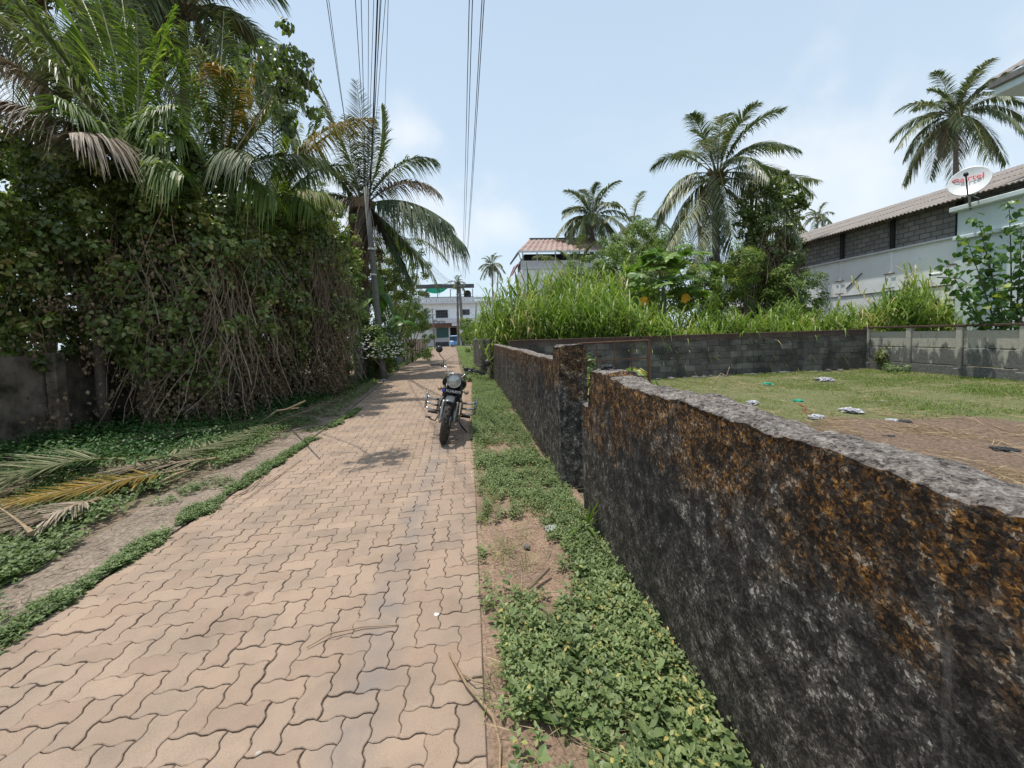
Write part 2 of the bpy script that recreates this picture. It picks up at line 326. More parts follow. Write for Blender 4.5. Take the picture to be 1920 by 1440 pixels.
# ------------------------------------------------------------------ surface materials
def mat_paver():
    m, t, p, out = new_mat('clay_paver'); g = N(t, 'ShaderNodeNewGeometry'); pos = g.outputs['Position']
    isl = g.outputs['Random Per Island']
    base = ramp(t, [(0, (.315,.228,.168)), (.3, (.355,.260,.190)), (.55, (.325,.243,.183)), (.8, (.372,.275,.202)), (1, (.292,.218,.166))], isl)
    grit = noise_t(t, 380, 3, .7, pos)
    c = mix(t, .85, base, ramp(t, [(.30, .52), (.48, .98), (.72, 1.22)], grit), 'MULTIPLY')
    blot = noise_t(t, 2.6, 6, .6, pos)
    c = mix(t, .85, c, ramp(t, [(.3, (.72,.74,.76)), (.55, (1,1,1)), (.8, (1.1,1.06,1.0))], blot), 'MULTIPLY')
    # worn grey wheel line along the lane
    sp = N(t, 'ShaderNodeSeparateXYZ'); L(t, pos, sp.inputs[0])
    wob = N(t, 'ShaderNodeMath', operation='MULTIPLY_ADD', i_1=.5, i_2=-.03); L(t, noise_t(t, .55, 3, .5, pos), wob.inputs[0])
    ax = N(t, 'ShaderNodeMath', operation='ADD'); L(t, sp.outputs[0], ax.inputs[0]); L(t, wob.outputs[0], ax.inputs[1])
    ab = N(t, 'ShaderNodeMath', operation='ADD', i_1=.32); L(t, ax.outputs[0], ab.inputs[0])
    ab2 = N(t, 'ShaderNodeMath', operation='ABSOLUTE'); L(t, ab.outputs[0], ab2.inputs[0])
    track = ramp(t, [(.03, 1.0), (.16, 0.0)], ab2.outputs[0])
    tn = mix(t, 1.0, track, ramp(t, [(.35, .15), (.65, .85)], noise_t(t, 5, 5, .6, pos)), 'MULTIPLY')
    c = mix(t, tn, c, (.215,.185,.165))
    # droppings
    vo = N(t, 'ShaderNodeTexVoronoi', i_Scale=5.2); wv = N(t, 'ShaderNodeVectorMath', operation='ADD')
    wn = N(t, 'ShaderNodeTexNoise', i_Scale=60); L(t, pos, wn.inputs['Vector'])
    sc_ = N(t, 'ShaderNodeVectorMath', operation='SCALE'); sc_.inputs['Scale'].default_value = .02; L(t, wn.outputs['Color'], sc_.inputs[0])
    L(t, pos, wv.inputs[0]); L(t, sc_.outputs[0], wv.inputs[1]); L(t, wv.outputs[0], vo.inputs['Vector'])
    dots = ramp(t, [(.050, 1), (.075, 0)], vo.outputs['Distance'])
    sel = N(t, 'ShaderNodeSeparateColor'); L(t, vo.outputs['Color'], sel.inputs[0])
    pick = ramp(t, [(.66, 0), (.67, 1)], sel.outputs[0])
    xr = N(t, 'ShaderNodeMapRange', i_1=-.95, i_2=-.6, i_3=0, i_4=1); L(t, sp.outputs[0], xr.inputs[0])
    dm = mix(t, 1, mix(t, 1, dots, pick, 'MULTIPLY'), xr.outputs[0], 'MULTIPLY')
    c = mix(t, dm, c, (.72,.71,.68))
    # dark leaf stains
    vo2 = N(t, 'ShaderNodeTexVoronoi', i_Scale=3.1); L(t, wv.outputs[0], vo2.inputs['Vector'])
    d2 = ramp(t, [(.06, 1), (.10, 0)], vo2.outputs['Distance']); s2 = N(t, 'ShaderNodeSeparateColor'); L(t, vo2.outputs['Color'], s2.inputs[0])
    d2 = mix(t, 1, d2, ramp(t, [(.6, 0), (.62, .7)], s2.outputs[1]), 'MULTIPLY')
    c = mix(t, d2, c, (.10,.065,.05))
    L(t, c, p.inputs['Base Color']); p.inputs['Roughness'].default_value = .85; p.inputs['Specular IOR Level'].default_value = .25
    b = bump(t, None, grit, .35, .0025); bump(t, p, blot, .3, .01, b)
    return m
def mat_ground():
    m, t, p, out = new_mat('earth'); pos = N(t, 'ShaderNodeNewGeometry').outputs['Position']
    n1 = noise_t(t, .9, 6, .65, pos); n2 = noise_t(t, 22, 6, .65, pos)
    c = ramp(t, [(.3, (.11,.075,.05)), (.5, (.20,.145,.10)), (.7, (.28,.21,.15))], n2)
    c = mix(t, ramp(t, [(.42, 0), (.58, .65)], n1), c, (.095,.105,.045))
    L(t, c, p.inputs['Base Color']); p.inputs['Roughness'].default_value = .95
    bump(t, p, n2, .8, .02); return m
def mat_soil(name, a, b_, scale=30):
    m, t, p, out = new_mat(name); pos = N(t, 'ShaderNodeNewGeometry').outputs['Position']
    n1 = noise_t(t, scale, 7, .7, pos); n2 = noise_t(t, 2.5, 4, .6, pos)
    c = mix(t, .6, ramp(t, [(.32, tuple(k*.5 for k in a)), (.5, a), (.66, b_)], n1), ramp(t, [(.3, .6), (.7, 1.3)], n2), 'MULTIPLY')
    L(t, c, p.inputs['Base Color']); p.inputs['Roughness'].default_value = .95; bump(t, p, n1, .9, .015); return m
def mat_mosswall(name='lichen_wall', rusty=1.0, tone=1.0, top=1.2, green=0.0):
    m, t, p, out = new_mat(name); g = N(t, 'ShaderNodeNewGeometry'); pos = g.outputs['Position']
    sp = N(t, 'ShaderNodeSeparateXYZ'); L(t, pos, sp.inputs[0]); sn = N(t, 'ShaderNodeSeparateXYZ'); L(t, g.outputs['True Normal'], sn.inputs[0])
    fine = noise_t(t, 48, 6, .78, pos); mid = noise_t(t, 14, 5, .65, pos); big = noise_t(t, 3.0, 8, .72, pos)
    streak = noise_t(t, 9, 5, .6, pos, stretch=(1.6, 1.6, .22))
    wvn = N(t, 'ShaderNodeTexNoise', i_Scale=70.0, i_Detail=3.0); L(t, pos, wvn.inputs['Vector'])
    sc1 = N(t, 'ShaderNodeVectorMath', operation='SCALE'); sc1.inputs['Scale'].default_value = .022; L(t, wvn.outputs['Color'], sc1.inputs[0])
    wp = N(t, 'ShaderNodeVectorMath', operation='ADD'); L(t, pos, wp.inputs[0]); L(t, sc1.outputs[0], wp.inputs[1])
    def cells(sc, ch=0):
        v_ = N(t, 'ShaderNodeTexVoronoi', i_Scale=sc); L(t, wp.outputs[0], v_.inputs['Vector']); s_ = N(t, 'ShaderNodeSeparateColor'); L(t, v_.outputs['Color'], s_.inputs[0]); return s_.outputs[ch], v_.outputs['Distance'], s_.outputs[1]
    ca, da, cb2 = cells(85.0); cc_, dc_, cd_ = cells(165.0)
    gsum = N(t, 'ShaderNodeMath', operation='MULTIPLY_ADD', i_1=.5); L(t, ca, gsum.inputs[0]); gh = N(t, 'ShaderNodeMath', operation='MULTIPLY', i_1=.5); L(t, cc_, gh.inputs[0]); L(t, gh.outputs[0], gsum.inputs[2])
    gm = N(t, 'ShaderNodeMath', operation='MULTIPLY_ADD', i_1=1.6, i_2=-.8); L(t, mid, gm.inputs[0]); gs2 = N(t, 'ShaderNodeMath', operation='ADD'); L(t, gsum.outputs[0], gs2.inputs[0]); L(t, gm.outputs[0], gs2.inputs[1]); grain = gs2.outputs[0]
    base = ramp(t, [(.18, tuple(k*tone for k in (.026,.024,.023))), (.48, tuple(k*tone for k in (.058,.053,.048))), (.70, tuple(k*tone for k in (.085,.078,.070))), (.88, tuple(k*tone for k in (.165,.155,.14))), (1, tuple(k*tone for k in (.40,.38,.34)))], grain)
    base = mix(t, .8, base, ramp(t, [(.35, .45), (.65, 1.35)], mid), 'MULTIPLY')
    base = mix(t, ramp(t, [(.62, 0), (.72, .55)], streak), base, tuple(k*tone for k in (.21,.20,.185)))
    # dark damp patches
    base = mix(t, ramp(t, [(.50, 0), (.60, .75)], noise_t(t, 1.7, 5, .6, pos, stretch=(1,1,.6))), base, mix(t, .75, base, (.012,.013,.016)))
    # olive low part
    hz_ = N(t, 'ShaderNodeMapRange', i_1=0.0, i_2=.65, i_3=.75, i_4=0); L(t, sp.outputs[2], hz_.inputs[0])
    base = mix(t, hz_.outputs[0], base, ramp(t, [(.25, (.03,.026,.022)), (.6, (.095,.080,.062)), (.9, (.24,.21,.17))], grain))
    # orange lichen, thick near the coping, patchy lower down
    hl = N(t, 'ShaderNodeMapRange', i_1=top-.75, i_2=top-.05, i_3=-.17, i_4=.17); L(t, sp.outputs[2], hl.inputs[0])
    ad = N(t, 'ShaderNodeMath', operation='ADD'); L(t, big, ad.inputs[0]); L(t, hl.outputs[0], ad.inputs[1])
    lm = ramp(t, [(.47, 0), (.58, 1)], ad.outputs[0])
    sp2 = ramp(t, [(.44, 0), (.53, 1)], noise_t(t, 40, 5, .75, pos))
    lm2 = mix(t, 1, mix(t, 1, lm, mix(t, .8, 1, sp2), 'MULTIPLY'), rusty, 'MULTIPLY')
    lich = ramp(t, [(.20, (.014,.009,.006)), (.45, (.050,.028,.014)), (.62, (.130,.063,.020)), (.80, (.255,.120,.030)), (.96, (.46,.25,.08))], grain)
    c = mix(t, lm2, base, lich)
    if green: c = mix(t, ramp(t, [(.52, 0), (.62, green)], noise_t(t, 3.1, 5, .6, pos)), c, (.04,.06,.02))
    # bare pebbly coping
    topc = ramp(t, [(.15, (.055,.046,.042)), (.38, (.17,.145,.13)), (.65, (.24,.21,.185)), (.92, (.38,.345,.315))], grain)
    tm = ramp(t, [(.55, 0), (.8, 1)], sn.outputs[2])
    c = mix(t, tm, c, topc)
    L(t, c, p.inputs['Base Color']); p.inputs['Roughness'].default_value = .92; p.inputs['Specular IOR Level'].default_value = .2
    b = bump(t, None, fine, 1.0, .012); b = bump(t, None, da, -.8, .007, b); b = bump(t, None, mid, .9, .03, b); bump(t, p, streak, .3, .02, b)
    return m
def mat_block():
    m, t, p, out = new_mat('concrete_block'); g = N(t, 'ShaderNodeNewGeometry'); pos = g.outputs['Position']
    n = noise_t(t, 30, 6, .7, pos); b2 = noise_t(t, 1.6, 5, .6, pos)
    c = ramp(t, [(0, (.085,.080,.072)), (.5, (.13,.122,.11)), (1, (.19,.18,.16))], g.outputs['Random Per Island'])
    c = mix(t, .8, c, ramp(t, [(.3, .55), (.7, 1.4)], n), 'MULTIPLY')
    c = mix(t, ramp(t, [(.45, 0), (.62, .8)], b2), c, (.035,.033,.030))
    sp = N(t, 'ShaderNodeSeparateXYZ'); L(t, pos, sp.inputs[0])
    tr = N(t, 'ShaderNodeMapRange', i_1=1.05, i_2=1.3, i_3=0, i_4=.85); L(t, sp.outputs[2], tr.inputs[0])
    c = mix(t, tr.outputs[0], c, ramp(t, [(.35, (.03,.022,.018)), (.65, (.12,.055,.035))], n))
    L(t, c, p.inputs['Base Color']); p.inputs['Roughness'].default_value = .95; bump(t, p, n, .7, .01); return m
def mat_precast():
    m, t, p, out = new_mat('stained_precast'); pos = N(t, 'ShaderNodeNewGeometry').outputs['Position']
    n = noise_t(t, 20, 5, .6, pos); st = noise_t(t, 5, 6, .65, pos, stretch=(1,1,.35)); sp = N(t, 'ShaderNodeSeparateXYZ'); L(t, pos, sp.inputs[0])
    hl = N(t, 'ShaderNodeMapRange', i_1=.3, i_2=1.3, i_3=.18, i_4=-.16); L(t, sp.outputs[2], hl.inputs[0])
    ad = N(t, 'ShaderNodeMath', operation='ADD'); L(t, st, ad.inputs[0]); L(t, hl.outputs[0], ad.inputs[1])
    c = mix(t, ramp(t, [(.46, 0), (.56, .9)], ad.outputs[0]), mix(t, ramp(t, [(.3, 0), (.7, 1)], n), (.47,.44,.37), (.36,.34,.29)), ramp(t, [(.3, (.045,.045,.045)), (.7, (.17,.17,.16))], n))
    L(t, c, p.inputs['Base Color']); p.inputs['Roughness'].default_value = .9; bump(t, p, n, .3, .01); return m
def mat_corrugated(name, stops, sc=9.0, axis='Y', freq=None):
    m, t, p, out = new_mat(name); pos = N(t, 'ShaderNodeNewGeometry').outputs['Position']
    n = noise_t(t, sc, 6, .65, pos); st = noise_t(t, 3, 5, .6, pos, stretch=(.15, 2.5, .15))
    c = mix(t, .7, ramp(t, stops, st), ramp(t, [(.3, .6), (.7, 1.3)], n), 'MULTIPLY')
    L(t, c, p.inputs['Base Color']); p.inputs['Roughness'].default_value = .8; bump(t, p, n, .3, .01); return m
def mat_infill():
    m, t, p, out = new_mat('cement_block_infill'); pos = N(t, 'ShaderNodeNewGeometry').outputs['Position']
    cx = N(t, 'ShaderNodeSeparateXYZ'); L(t, pos, cx.inputs[0]); cb = N(t, 'ShaderNodeCombineXYZ'); L(t, cx.outputs[1], cb.inputs[0]); L(t, cx.outputs[2], cb.inputs[1])
    br = N(t, 'ShaderNodeTexBrick', i_Scale=1.0, i_Mortar_Size=.018); br.inputs['Brick Width'].default_value = .40; br.inputs['Row Height'].default_value = .20
    br.inputs['Color1'].default_value = (.20,.19,.18,1); br.inputs['Color2'].default_value = (.29,.275,.26,1); br.inputs['Mortar'].default_value = (.10,.10,.095,1)
    L(t, cb.outputs[0], br.inputs['Vector']); c = mix(t, .6, br.outputs['Color'], ramp(t, [(.3, .7), (.7, 1.2)], noise_t(t, 3, 5, .6, pos)), 'MULTIPLY')
    L(t, c, p.inputs['Base Color']); p.inputs['Roughness'].default_value = .95; bump(t, p, br.outputs['Fac'], -.5, .02); return m
M['paver'] = mat_paver(); M['earth'] = mat_ground()
M['joint'] = mat_soil('joint_dirt', (.13,.095,.070), (.25,.19,.14), 90)
M['strip'] = mat_soil('worn_concrete', (.24,.185,.14), (.37,.30,.235), 35)
M['dirt'] = mat_soil('sandy_dirt', (.30,.20,.14), (.42,.30,.22), 60)
M['yarddirt'] = mat_soil('trampled_dirt', (.12,.075,.05), (.25,.17,.11), 26)
M['lichen'] = mat_mosswall(top=1.2); M['lichen2'] = mat_mosswall('lichen_wall_far', .9, 1.15, 1.34)
M['greywall'] = mat_mosswall('grey_render_wall', .12, 1.9, 1.4)
M['oldwall'] = plain('old_mossy_wall', (.25,.195,.15), .92, scale=3.5, bmp=.6, c2=(.040,.034,.020))
M['block'] = mat_block(); M['precast'] = mat_precast(); M['infill'] = mat_infill()
M['asbestos'] = mat_corrugated('cement_roof_sheet', [(.3, (.16,.135,.12)), (.5, (.27,.235,.21)), (.7, (.36,.32,.29))])
M['redroof'] = mat_corrugated('rusty_red_roof_sheet', [(.35, (.19,.09,.07)), (.47, (.32,.20,.16)), (.55, (.44,.36,.32)), (.68, (.24,.12,.10))])
M['slat'] = mat_corrugated('stained_slat', [(.3, (.16,.09,.06)), (.5, (.34,.27,.20)), (.7, (.46,.42,.36))])

# ------------------------------------------------------------------ ground
def sheet(name, pts, z, mat, sub=None):
    mb = MB(); mb.add([(x, y, z) for x, y in pts], [tuple(range(len(pts)))]); o = mb.build(name, mat); return tag(o, kind='structure')
sheet('ground', [(-400,-60),(400,-60),(400,900),(-400,900)], -.045, M['earth'])

LX = [(-2,-2.45,.03),(5,-2.42,-.03),(8,-2.60,-.18),(11,-2.85,-.26),(17,-3.35,-.48),(24,-3.75,-.85),(35,-4.15,-1.30),(52,-4.9,-2.1),(68,-6.6,-2.6)]
def lane_x(y):
    ys = [a[0] for a in LX]
    return np.interp(y, ys, [a[1] for a in LX]), np.interp(y, ys, [a[2] for a in LX])
ys_ = np.linspace(-2, 67.9, 60)
def ribbon_sheet(name, lf, rf, ys, z, mat):
    mb = MB(); vs = []
    for y in ys: vs += [(lf(y), y, z), (rf(y), y, z)]
    mb.add(vs, [(2*i, 2*i+1, 2*i+3, 2*i+2) for i in range(len(ys)-1)]); return tag(mb.build(name, mat), kind='structure')
bed = ribbon_sheet('lane_bed', lambda y: lane_x(y)[0]-.02, lambda y: lane_x(y)[1]+.02, ys_, -.0085, M['joint'])
ribbon_sheet('concrete_strip', lambda y: lane_x(y)[0]-.70+.12*noise.noise((0,y*1.5,0))+.05*noise.noise((0,y*5,0)), lambda y: lane_x(y)[0]-.03, np.linspace(-2, 16, 70), -.004, M['strip'])
ribbon_sheet('dirt_verge', lambda y: lane_x(y)[1]+.002, lambda y: .95, np.linspace(-2, 13.5, 30), -.004, M['dirt'])
def make_pavers():
    a = .1125; nx = 22; V = []; Fc = []; d = .070
    def hedge(i, j):
        return [(i, j), (i+.16, j-d), (i+.40, j-d), (i+.62, j+d), (i+.86, j+d)]
    def vedge(i, j):
        return [(i, j), (i+d, j+.16), (i+d, j+.40), (i-d, j+.62), (i-d, j+.86)]
    ny = int(69/a); k4 = lambda i, j: (i - j) % 4
    prng = random.Random(3)
    for j in range(ny):
        for i in range(-1, nx+1):
            q = (i - j) % 4
            if q == 0: dom = (i, j, i+2, j+1)      # horizontal
            elif q == 2: dom = (i, j-1, i+1, j+1)  # vertical, top cell here
            else: continue
            x0, y0, x1, y1 = dom
            if x1 <= 0 or x0 >= nx: continue
            x0c, x1c = max(x0, 0), min(x1, nx)
            P_ = []
            for x in range(x0c, x1c): P_ += hedge(x, y0)
            for y in range(y0, y1): P_ += vedge(x1c, y)
            for x in range(x1c-1, x0c-1, -1): P_ += [(x+1, y1)] + hedge(x, y1)[:0:-1]
            for y in range(y1-1, y0-1, -1): P_ += [(x0c, y+1)] + vedge(x0c, y)[:0:-1]
            if x0c == 0: P_ = [(max(px, 0.0) if abs(px) < .3 else px, py) for px, py in P_]
            if x1c == nx: P_ = [(nx if px > nx-.3 else px, py) for px, py in P_]
            cx = (x0c+x1c)/2; cy = (y0+y1)/2
            yc = cy*a - 2
            if yc > 68: continue
            jit = (prng.uniform(-.02, .02), prng.uniform(-.02, .02)); ang = prng.gauss(0, .009)
            gap = prng.choice((.012,.016,.02,.026,.04))
            dz = prng.gauss(0, .0014); tx, ty = prng.gauss(0, .006), prng.gauss(0, .006)
            if prng.random() < .05: dz += .004; tx *= 2
            big = len(V); n = len(P_); far = yc > 22
            top = []; 
            lv = ((1-gap*1.0, .0, -.022), (1-gap*1.0, .0, -.003), (1-gap*1.0-.03, 0, 0.0)) if not far else ((1-gap, 0, -.008), (1-gap, 0, 0.0))
            ca, sa = math.cos(ang), math.sin(ang)
            for (sc_, _, z) in lv:
                off = (1-sc_)
                for (px, py) in P_:
                    ux, uy = px-cx, py-cy
                    hx, hy = (x1c-x0c)/2, (y1-y0)/2
                    ux *= (hx-off)/hx; uy *= (hy-off)/hy
                    rx, ry = ux*ca - uy*sa + jit[0]*.5, ux*sa + uy*ca + jit[1]*.5
                    gx = (cx+rx)/nx; gy = (cy+ry)*a - 2
                    l, r_ = lane_x(gy) if far or gy > 4.9 else (-2.45+.03*max(0,(gy+2))/7, .03-.06*max(0,(gy+2))/7)
                    wv = .012*math.sin(gy*.9+gx*3) + .010*math.sin(gx*9+gy*.4)
                    V.append((l + (r_-l)*gx, gy, z + dz + (ux*tx+uy*ty)*a*1.0 + wv*.14))
            m = len(lv)
            for s_ in range(m-1):
                for q_ in range(n):
                    Fc.append((big+s_*n+q_, big+s_*n+(q_+1) % n, big+(s_+1)*n+(q_+1) % n, big+(s_+1)*n+q_))
            Fc.append(tuple(big+(m-1)*n+q_ for q_ in range(n)))
    me = bpy.data.meshes.new('lane'); me.from_pydata(V, [], Fc); me.materials.append(M['paver']); me.update()
    o = obj('lane', me); tag(o, kind='structure')
bed.location.z = 0
make_pavers()

# yard surface inside the walls
def yard_mesh():
    nx, ny = 90, 80; V = []; x0, x1, y0, y1 = 1.05, 16.0, -4, 14.0
    for j in range(ny+1):
        for i in range(nx+1):
            x = x0+(x1-x0)*i/nx; y = y0+(y1-y0)*j/ny
            V.append((x, y, -.004 + .03*noise.noise((x*.6, y*.6, 0)) + .02*noise.noise((x*2.3, y*2.3, 3)) + .03))
    Fq = [(j*(nx+1)+i, j*(nx+1)+i+1, (j+1)*(nx+1)+i+1, (j+1)*(nx+1)+i) for j in range(ny) for i in range(nx)]
    m, t, p, out = new_mat('yard_soil'); pos = N(t, 'ShaderNodeNewGeometry').outputs['Position']
    n1 = noise_t(t, 28, 6, .7, pos); n2 = noise_t(t, 1.1, 5, .6, pos)
    dirt = ramp(t, [(.32, (.06,.038,.026)), (.5, (.15,.098,.068)), (.68, (.28,.20,.14))], n1)
    gr = ramp(t, [(.3, (.07,.075,.03)), (.5, (.13,.14,.05)), (.7, (.24,.20,.11))], n1)
    # trampled patch centred near (6.2, 4.9)
    mp_ = N(t, 'ShaderNodeMapping'); mp_.inputs['Location'].default_value = (-5.6/3.0, -4.2/1.75, 0); mp_.inputs['Scale'].default_value = (1/3.0, 1/1.75, 0); L(t, pos, mp_.inputs[0])
    ln = N(t, 'ShaderNodeVectorMath', operation='LENGTH'); L(t, mp_.outputs[0], ln.inputs[0])
    ad = N(t, 'ShaderNodeMath', operation='MULTIPLY_ADD', i_1=.9, i_2=-.45); L(t, n2, ad.inputs[0])
    a2 = N(t, 'ShaderNodeMath', operation='ADD'); L(t, ln.outputs['Value'], a2.inputs[0]); L(t, ad.outputs[0], a2.inputs[1])
    c = mix(t, ramp(t, [(.9, 0), (1.0, 1)], a2.outputs[0]), dirt, gr)
    L(t, c, p.inputs['Base Color']); p.inputs['Roughness'].default_value = .95; bump(t, p, n1, .9, .02)
    me = bpy.data.meshes.new('yard_ground'); me.from_pydata(V, [], Fq); me.materials.append(m); me.update()
    me.polygons.foreach_set('use_smooth', [True]*len(me.polygons))
    tag(obj('yard_ground', me), kind='structure')
yard_mesh()

# ------------------------------------------------------------------ swept rough walls
def rough_wall(name, p0, p1, thick, hf, mat, cell=.03, amp=.012, seed=0, batter=0.0, round_=.03, parent=None, zb=-.05, base_h=None):
    p0 = Vector((*p0, 0)); p1 = Vector((*p1, 0)); d = p1-p0; ln = d.length; d.normalize(); nrm = Vector((-d.y, d.x, 0))   # nrm: left of travel
    nl = max(2, int(ln/cell)); V = []; 
    hmax = max(hf(0), hf(ln), hf(ln/2))
    nh = max(3, int(hmax/cell)); nt_ = max(3, int(thick/cell))
    prof = [(1, k/nh) for k in range(nh)] + [(0, k/nt_) for k in range(nt_+1)] + [(-1, 1-k/nh) for k in range(1, nh+1)]
    np_ = len(prof)
    for i in range(nl+1):
        s = ln*i/nl; h = hf(s)
        for (side, q) in prof:
            if side == 1: off = thick/2; z = zb+(h-zb)*q
            elif side == -1: off = -thick/2; z = zb+(h-zb)*q
            else: off = thick/2 - thick*q; z = h
            e = thick/2-abs(off)
            if side == 0 and e < round_: z -= (round_-e)*.45
            if side != 0 and h-z < round_: off -= math.copysign((round_-(h-z))*.35, off)
            P_ = p0 + d*s + nrm*off; P_.z = z
            nn = noise.noise(P_*6+Vector((seed,0,0)))*.6 + noise.noise(P_*22+Vector((seed,5,0)))*.4 + noise.noise(P_*1.6+Vector((0,seed,0)))*1.2
            if side == 0: P_.z += nn*amp*1.3 + abs(noise.noise(P_*38))*amp*.9
            else: P_ += nrm*(nn*amp*side)
            if side == 1: P_ += nrm*batter*(1-q)
            V.append(P_)
    Fq = [(i*np_+k, (i+1)*np_+k, (i+1)*np_+k+1, i*np_+k+1) for i in range(nl) for k in range(np_-1)]
    Fq = [f[::-1] for f in Fq]
    caps = [tuple(range(np_)), tuple(nl*np_+k for k in range(np_-1, -1, -1))]
    me = bpy.data.meshes.new(name); me.from_pydata([tuple(v) for v in V], [], Fq+caps); me.materials.append(mat); me.update()
    me.polygons.foreach_set('use_smooth', [True]*len(Fq)+[False]*2)
    return obj(name, me, parent)
def h_near(s):
    y = -2+s     # wall runs from y=-2 to y=3.25
    b = .93 if y > 3.06 else (1.20 if y < 2.98 else 1.20-.27*(y-2.98)/.08)
    if 2.55 < y < 2.98: b += .03
    return b + .024*noise.noise((y*2.2, 0, 0)) + .016*noise.noise((y*7, 0, 0)) - .03*max(0, noise.noise((y*4.1, 5, 0))-.25)
o = rough_wall('boundary_wall', (.97,-2), (.97,3.24), .19, h_near, M['lichen'], .018, .011, 1)
tag(o, 'nearest dark weathered wall covered in orange lichen with a broken stepped end by the lane', 'wall')
o = rough_wall('boundary_wall', (.93,4.12), (.74,13.4), .17, lambda s: 1.24+.02*noise.noise((s*1.5,3,0)), M['lichen2'], .04, .010, 2)
tag(o, 'lichen-stained wall running away beyond the square gate pillar', 'wall')
o = rough_wall('boundary_wall', (.66,13.6), (.12,19.5), .18, lambda s: 1.40+.01*noise.noise((s*1.5,8,0)), M['greywall'], .08, .006, 3)
tag(o, 'taller plain grey wall at the far end of the lichen-stained wall', 'wall')
o = rough_wall('gate_pillar', (.95,3.80), (.95,4.10), .27, lambda s: 1.39+.01*noise.noise((s*9,1,0)), M['lichen2'], .022, .009, 4, round_=.045)
tag(o, 'thick square concrete gate pillar with rust-brown cap beside the rod gate', 'pillar')

# back block wall: individual blocks on a core
bw = MB(); A = Vector((1.05,11.75,0)); B = Vector((13.25,12.55,0)); dd = (B-A); LN = dd.length; dd.normalize(); ang = math.atan2(dd.y, dd.x)
rotz = Matrix.Rotation(ang, 3, 'Z'); zr = 0
for r_i in range(7):
    hh = .192; s = -.2 if r_i % 2 else 0
    while s < LN:
        e = min(s+.405, LN); s0 = max(s, 0)
        if e-s0 > .05:
            c = A + dd*((s0+e)/2) + Vector((0,0,.02+hh*(r_i+.5)))
            c += rotz @ Vector((random.gauss(0,.004), random.gauss(0,.008), random.gauss(0,.003)))
            bw.box(c, (e-s0-.014, .20, hh-.013), rotz @ Matrix.Rotation(random.gauss(0,.008), 3, 'Z'), bev=.008)
        s = e
bw.box(A+dd*LN/2+Vector((0,0,.66)), (LN, .17, 1.34), rotz)
for k in range(90):
    s = random.uniform(0, LN); rr = random.uniform(.04,.11)
    bw.box(A+dd*s+Vector((0,-.15-random.random()*.25,.03)), (rr*2, rr*1.4, rr), rotz @ Matrix.Rotation(random.random()*3, 3, 'Z') @ Matrix.Rotation(random.gauss(0,.3),3,'X'), bev=rr*.25)
tag(bw.build('block_wall', M['block']), 'low grey concrete block wall along the back of the grassy yard', 'wall')

# precast wall on the right
pw = thing('precast_wall', 'stained cream precast concrete panel wall closing the yard on the right', 'wall', (13.35,12.5,0))
ycur = 12.55; posts = []
yy = [12.45, 11.15, 9.85, 8.55, 7.25, 5.95]
for k in range(len(yy)):
    mb = MB(); mb.box((13.3, yy[k], .68), (.16,.15,1.40), bev=.015)
    mb.box((13.22, yy[k], .12), (.10,.20,.24), bev=.02); mb.build('post', M['precast'], pw)
for k in range(len(yy)-1):
    a, b = yy[k]-.08, yy[k+1]+.08
    for z0, z1, dx in ((.02,.30,-.03),(.31,.78,0),(.79,1.27,0)):
        mb = MB(); mb.box((13.3+dx, (a+b)/2, (z0+z1)/2), (.07, abs(a-b)-.004, z1-z0-.012), bev=.01)
        if z0 == .31: mb.box((13.262, a-.42, .55), (.02,.03,.44))
        mb.build('panel', M['precast'], pw)
mb = MB(); mb.box((13.3, 9.2, 1.405), (.20, 6.8, .06), bev=.01); mb.build('coping', M['block'], pw)

# rod gate
gt = thing('rod_gate', 'rusty iron rod gate leaf standing open beside the square pillar', 'gate', (1.08,4.0,0))
def rod(a, b, r_=.006): mb = MB(); mb.tube([a, b], r_, 6); return mb
for nm, x, rr in (('hinge_post',1.06,.013),('end_post',1.79,.014)):
    rod((x,3.98,.02),(x,3.98,1.41), rr).build(nm, M['rust'], gt)
for z in (1.40,1.215,1.03,.845,.66,.47,.285): rod((1.06,3.98,z),(1.79,3.985,z+.012), .0065).build('rod', M['rust'], gt)
for x in (1.245,1.43,1.61): rod((x,3.986,.1),(x,3.986,1.40), .006).build('rod', M['rust'], gt)
for z in (1.1,.4):
    mb = MB(); mb.box((1.035,3.95,z), (.05,.04,.05), bev=.008); mb.build('hinge', M['rust'], gt)

# old wall on the left
o = rough_wall('old_wall', (-7.0,4.0), (-7.25,16.0), .22, lambda s: 1.40+.05*noise.noise((s*.8,5,0)), M['oldwall'], .06, .02, 6)  # run behind the creepers added to darken their inside
tag(o, 'old dark mossy wall behind the creepers at the left edge', 'wall')
mb = MB(); mb.box((-6.84,7.35,.72), (.16,.2,1.44), bev=.02); o = mb.build('wall_post', M['oldwall']); tag(o, 'dark concrete post standing against the old mossy wall', 'post')
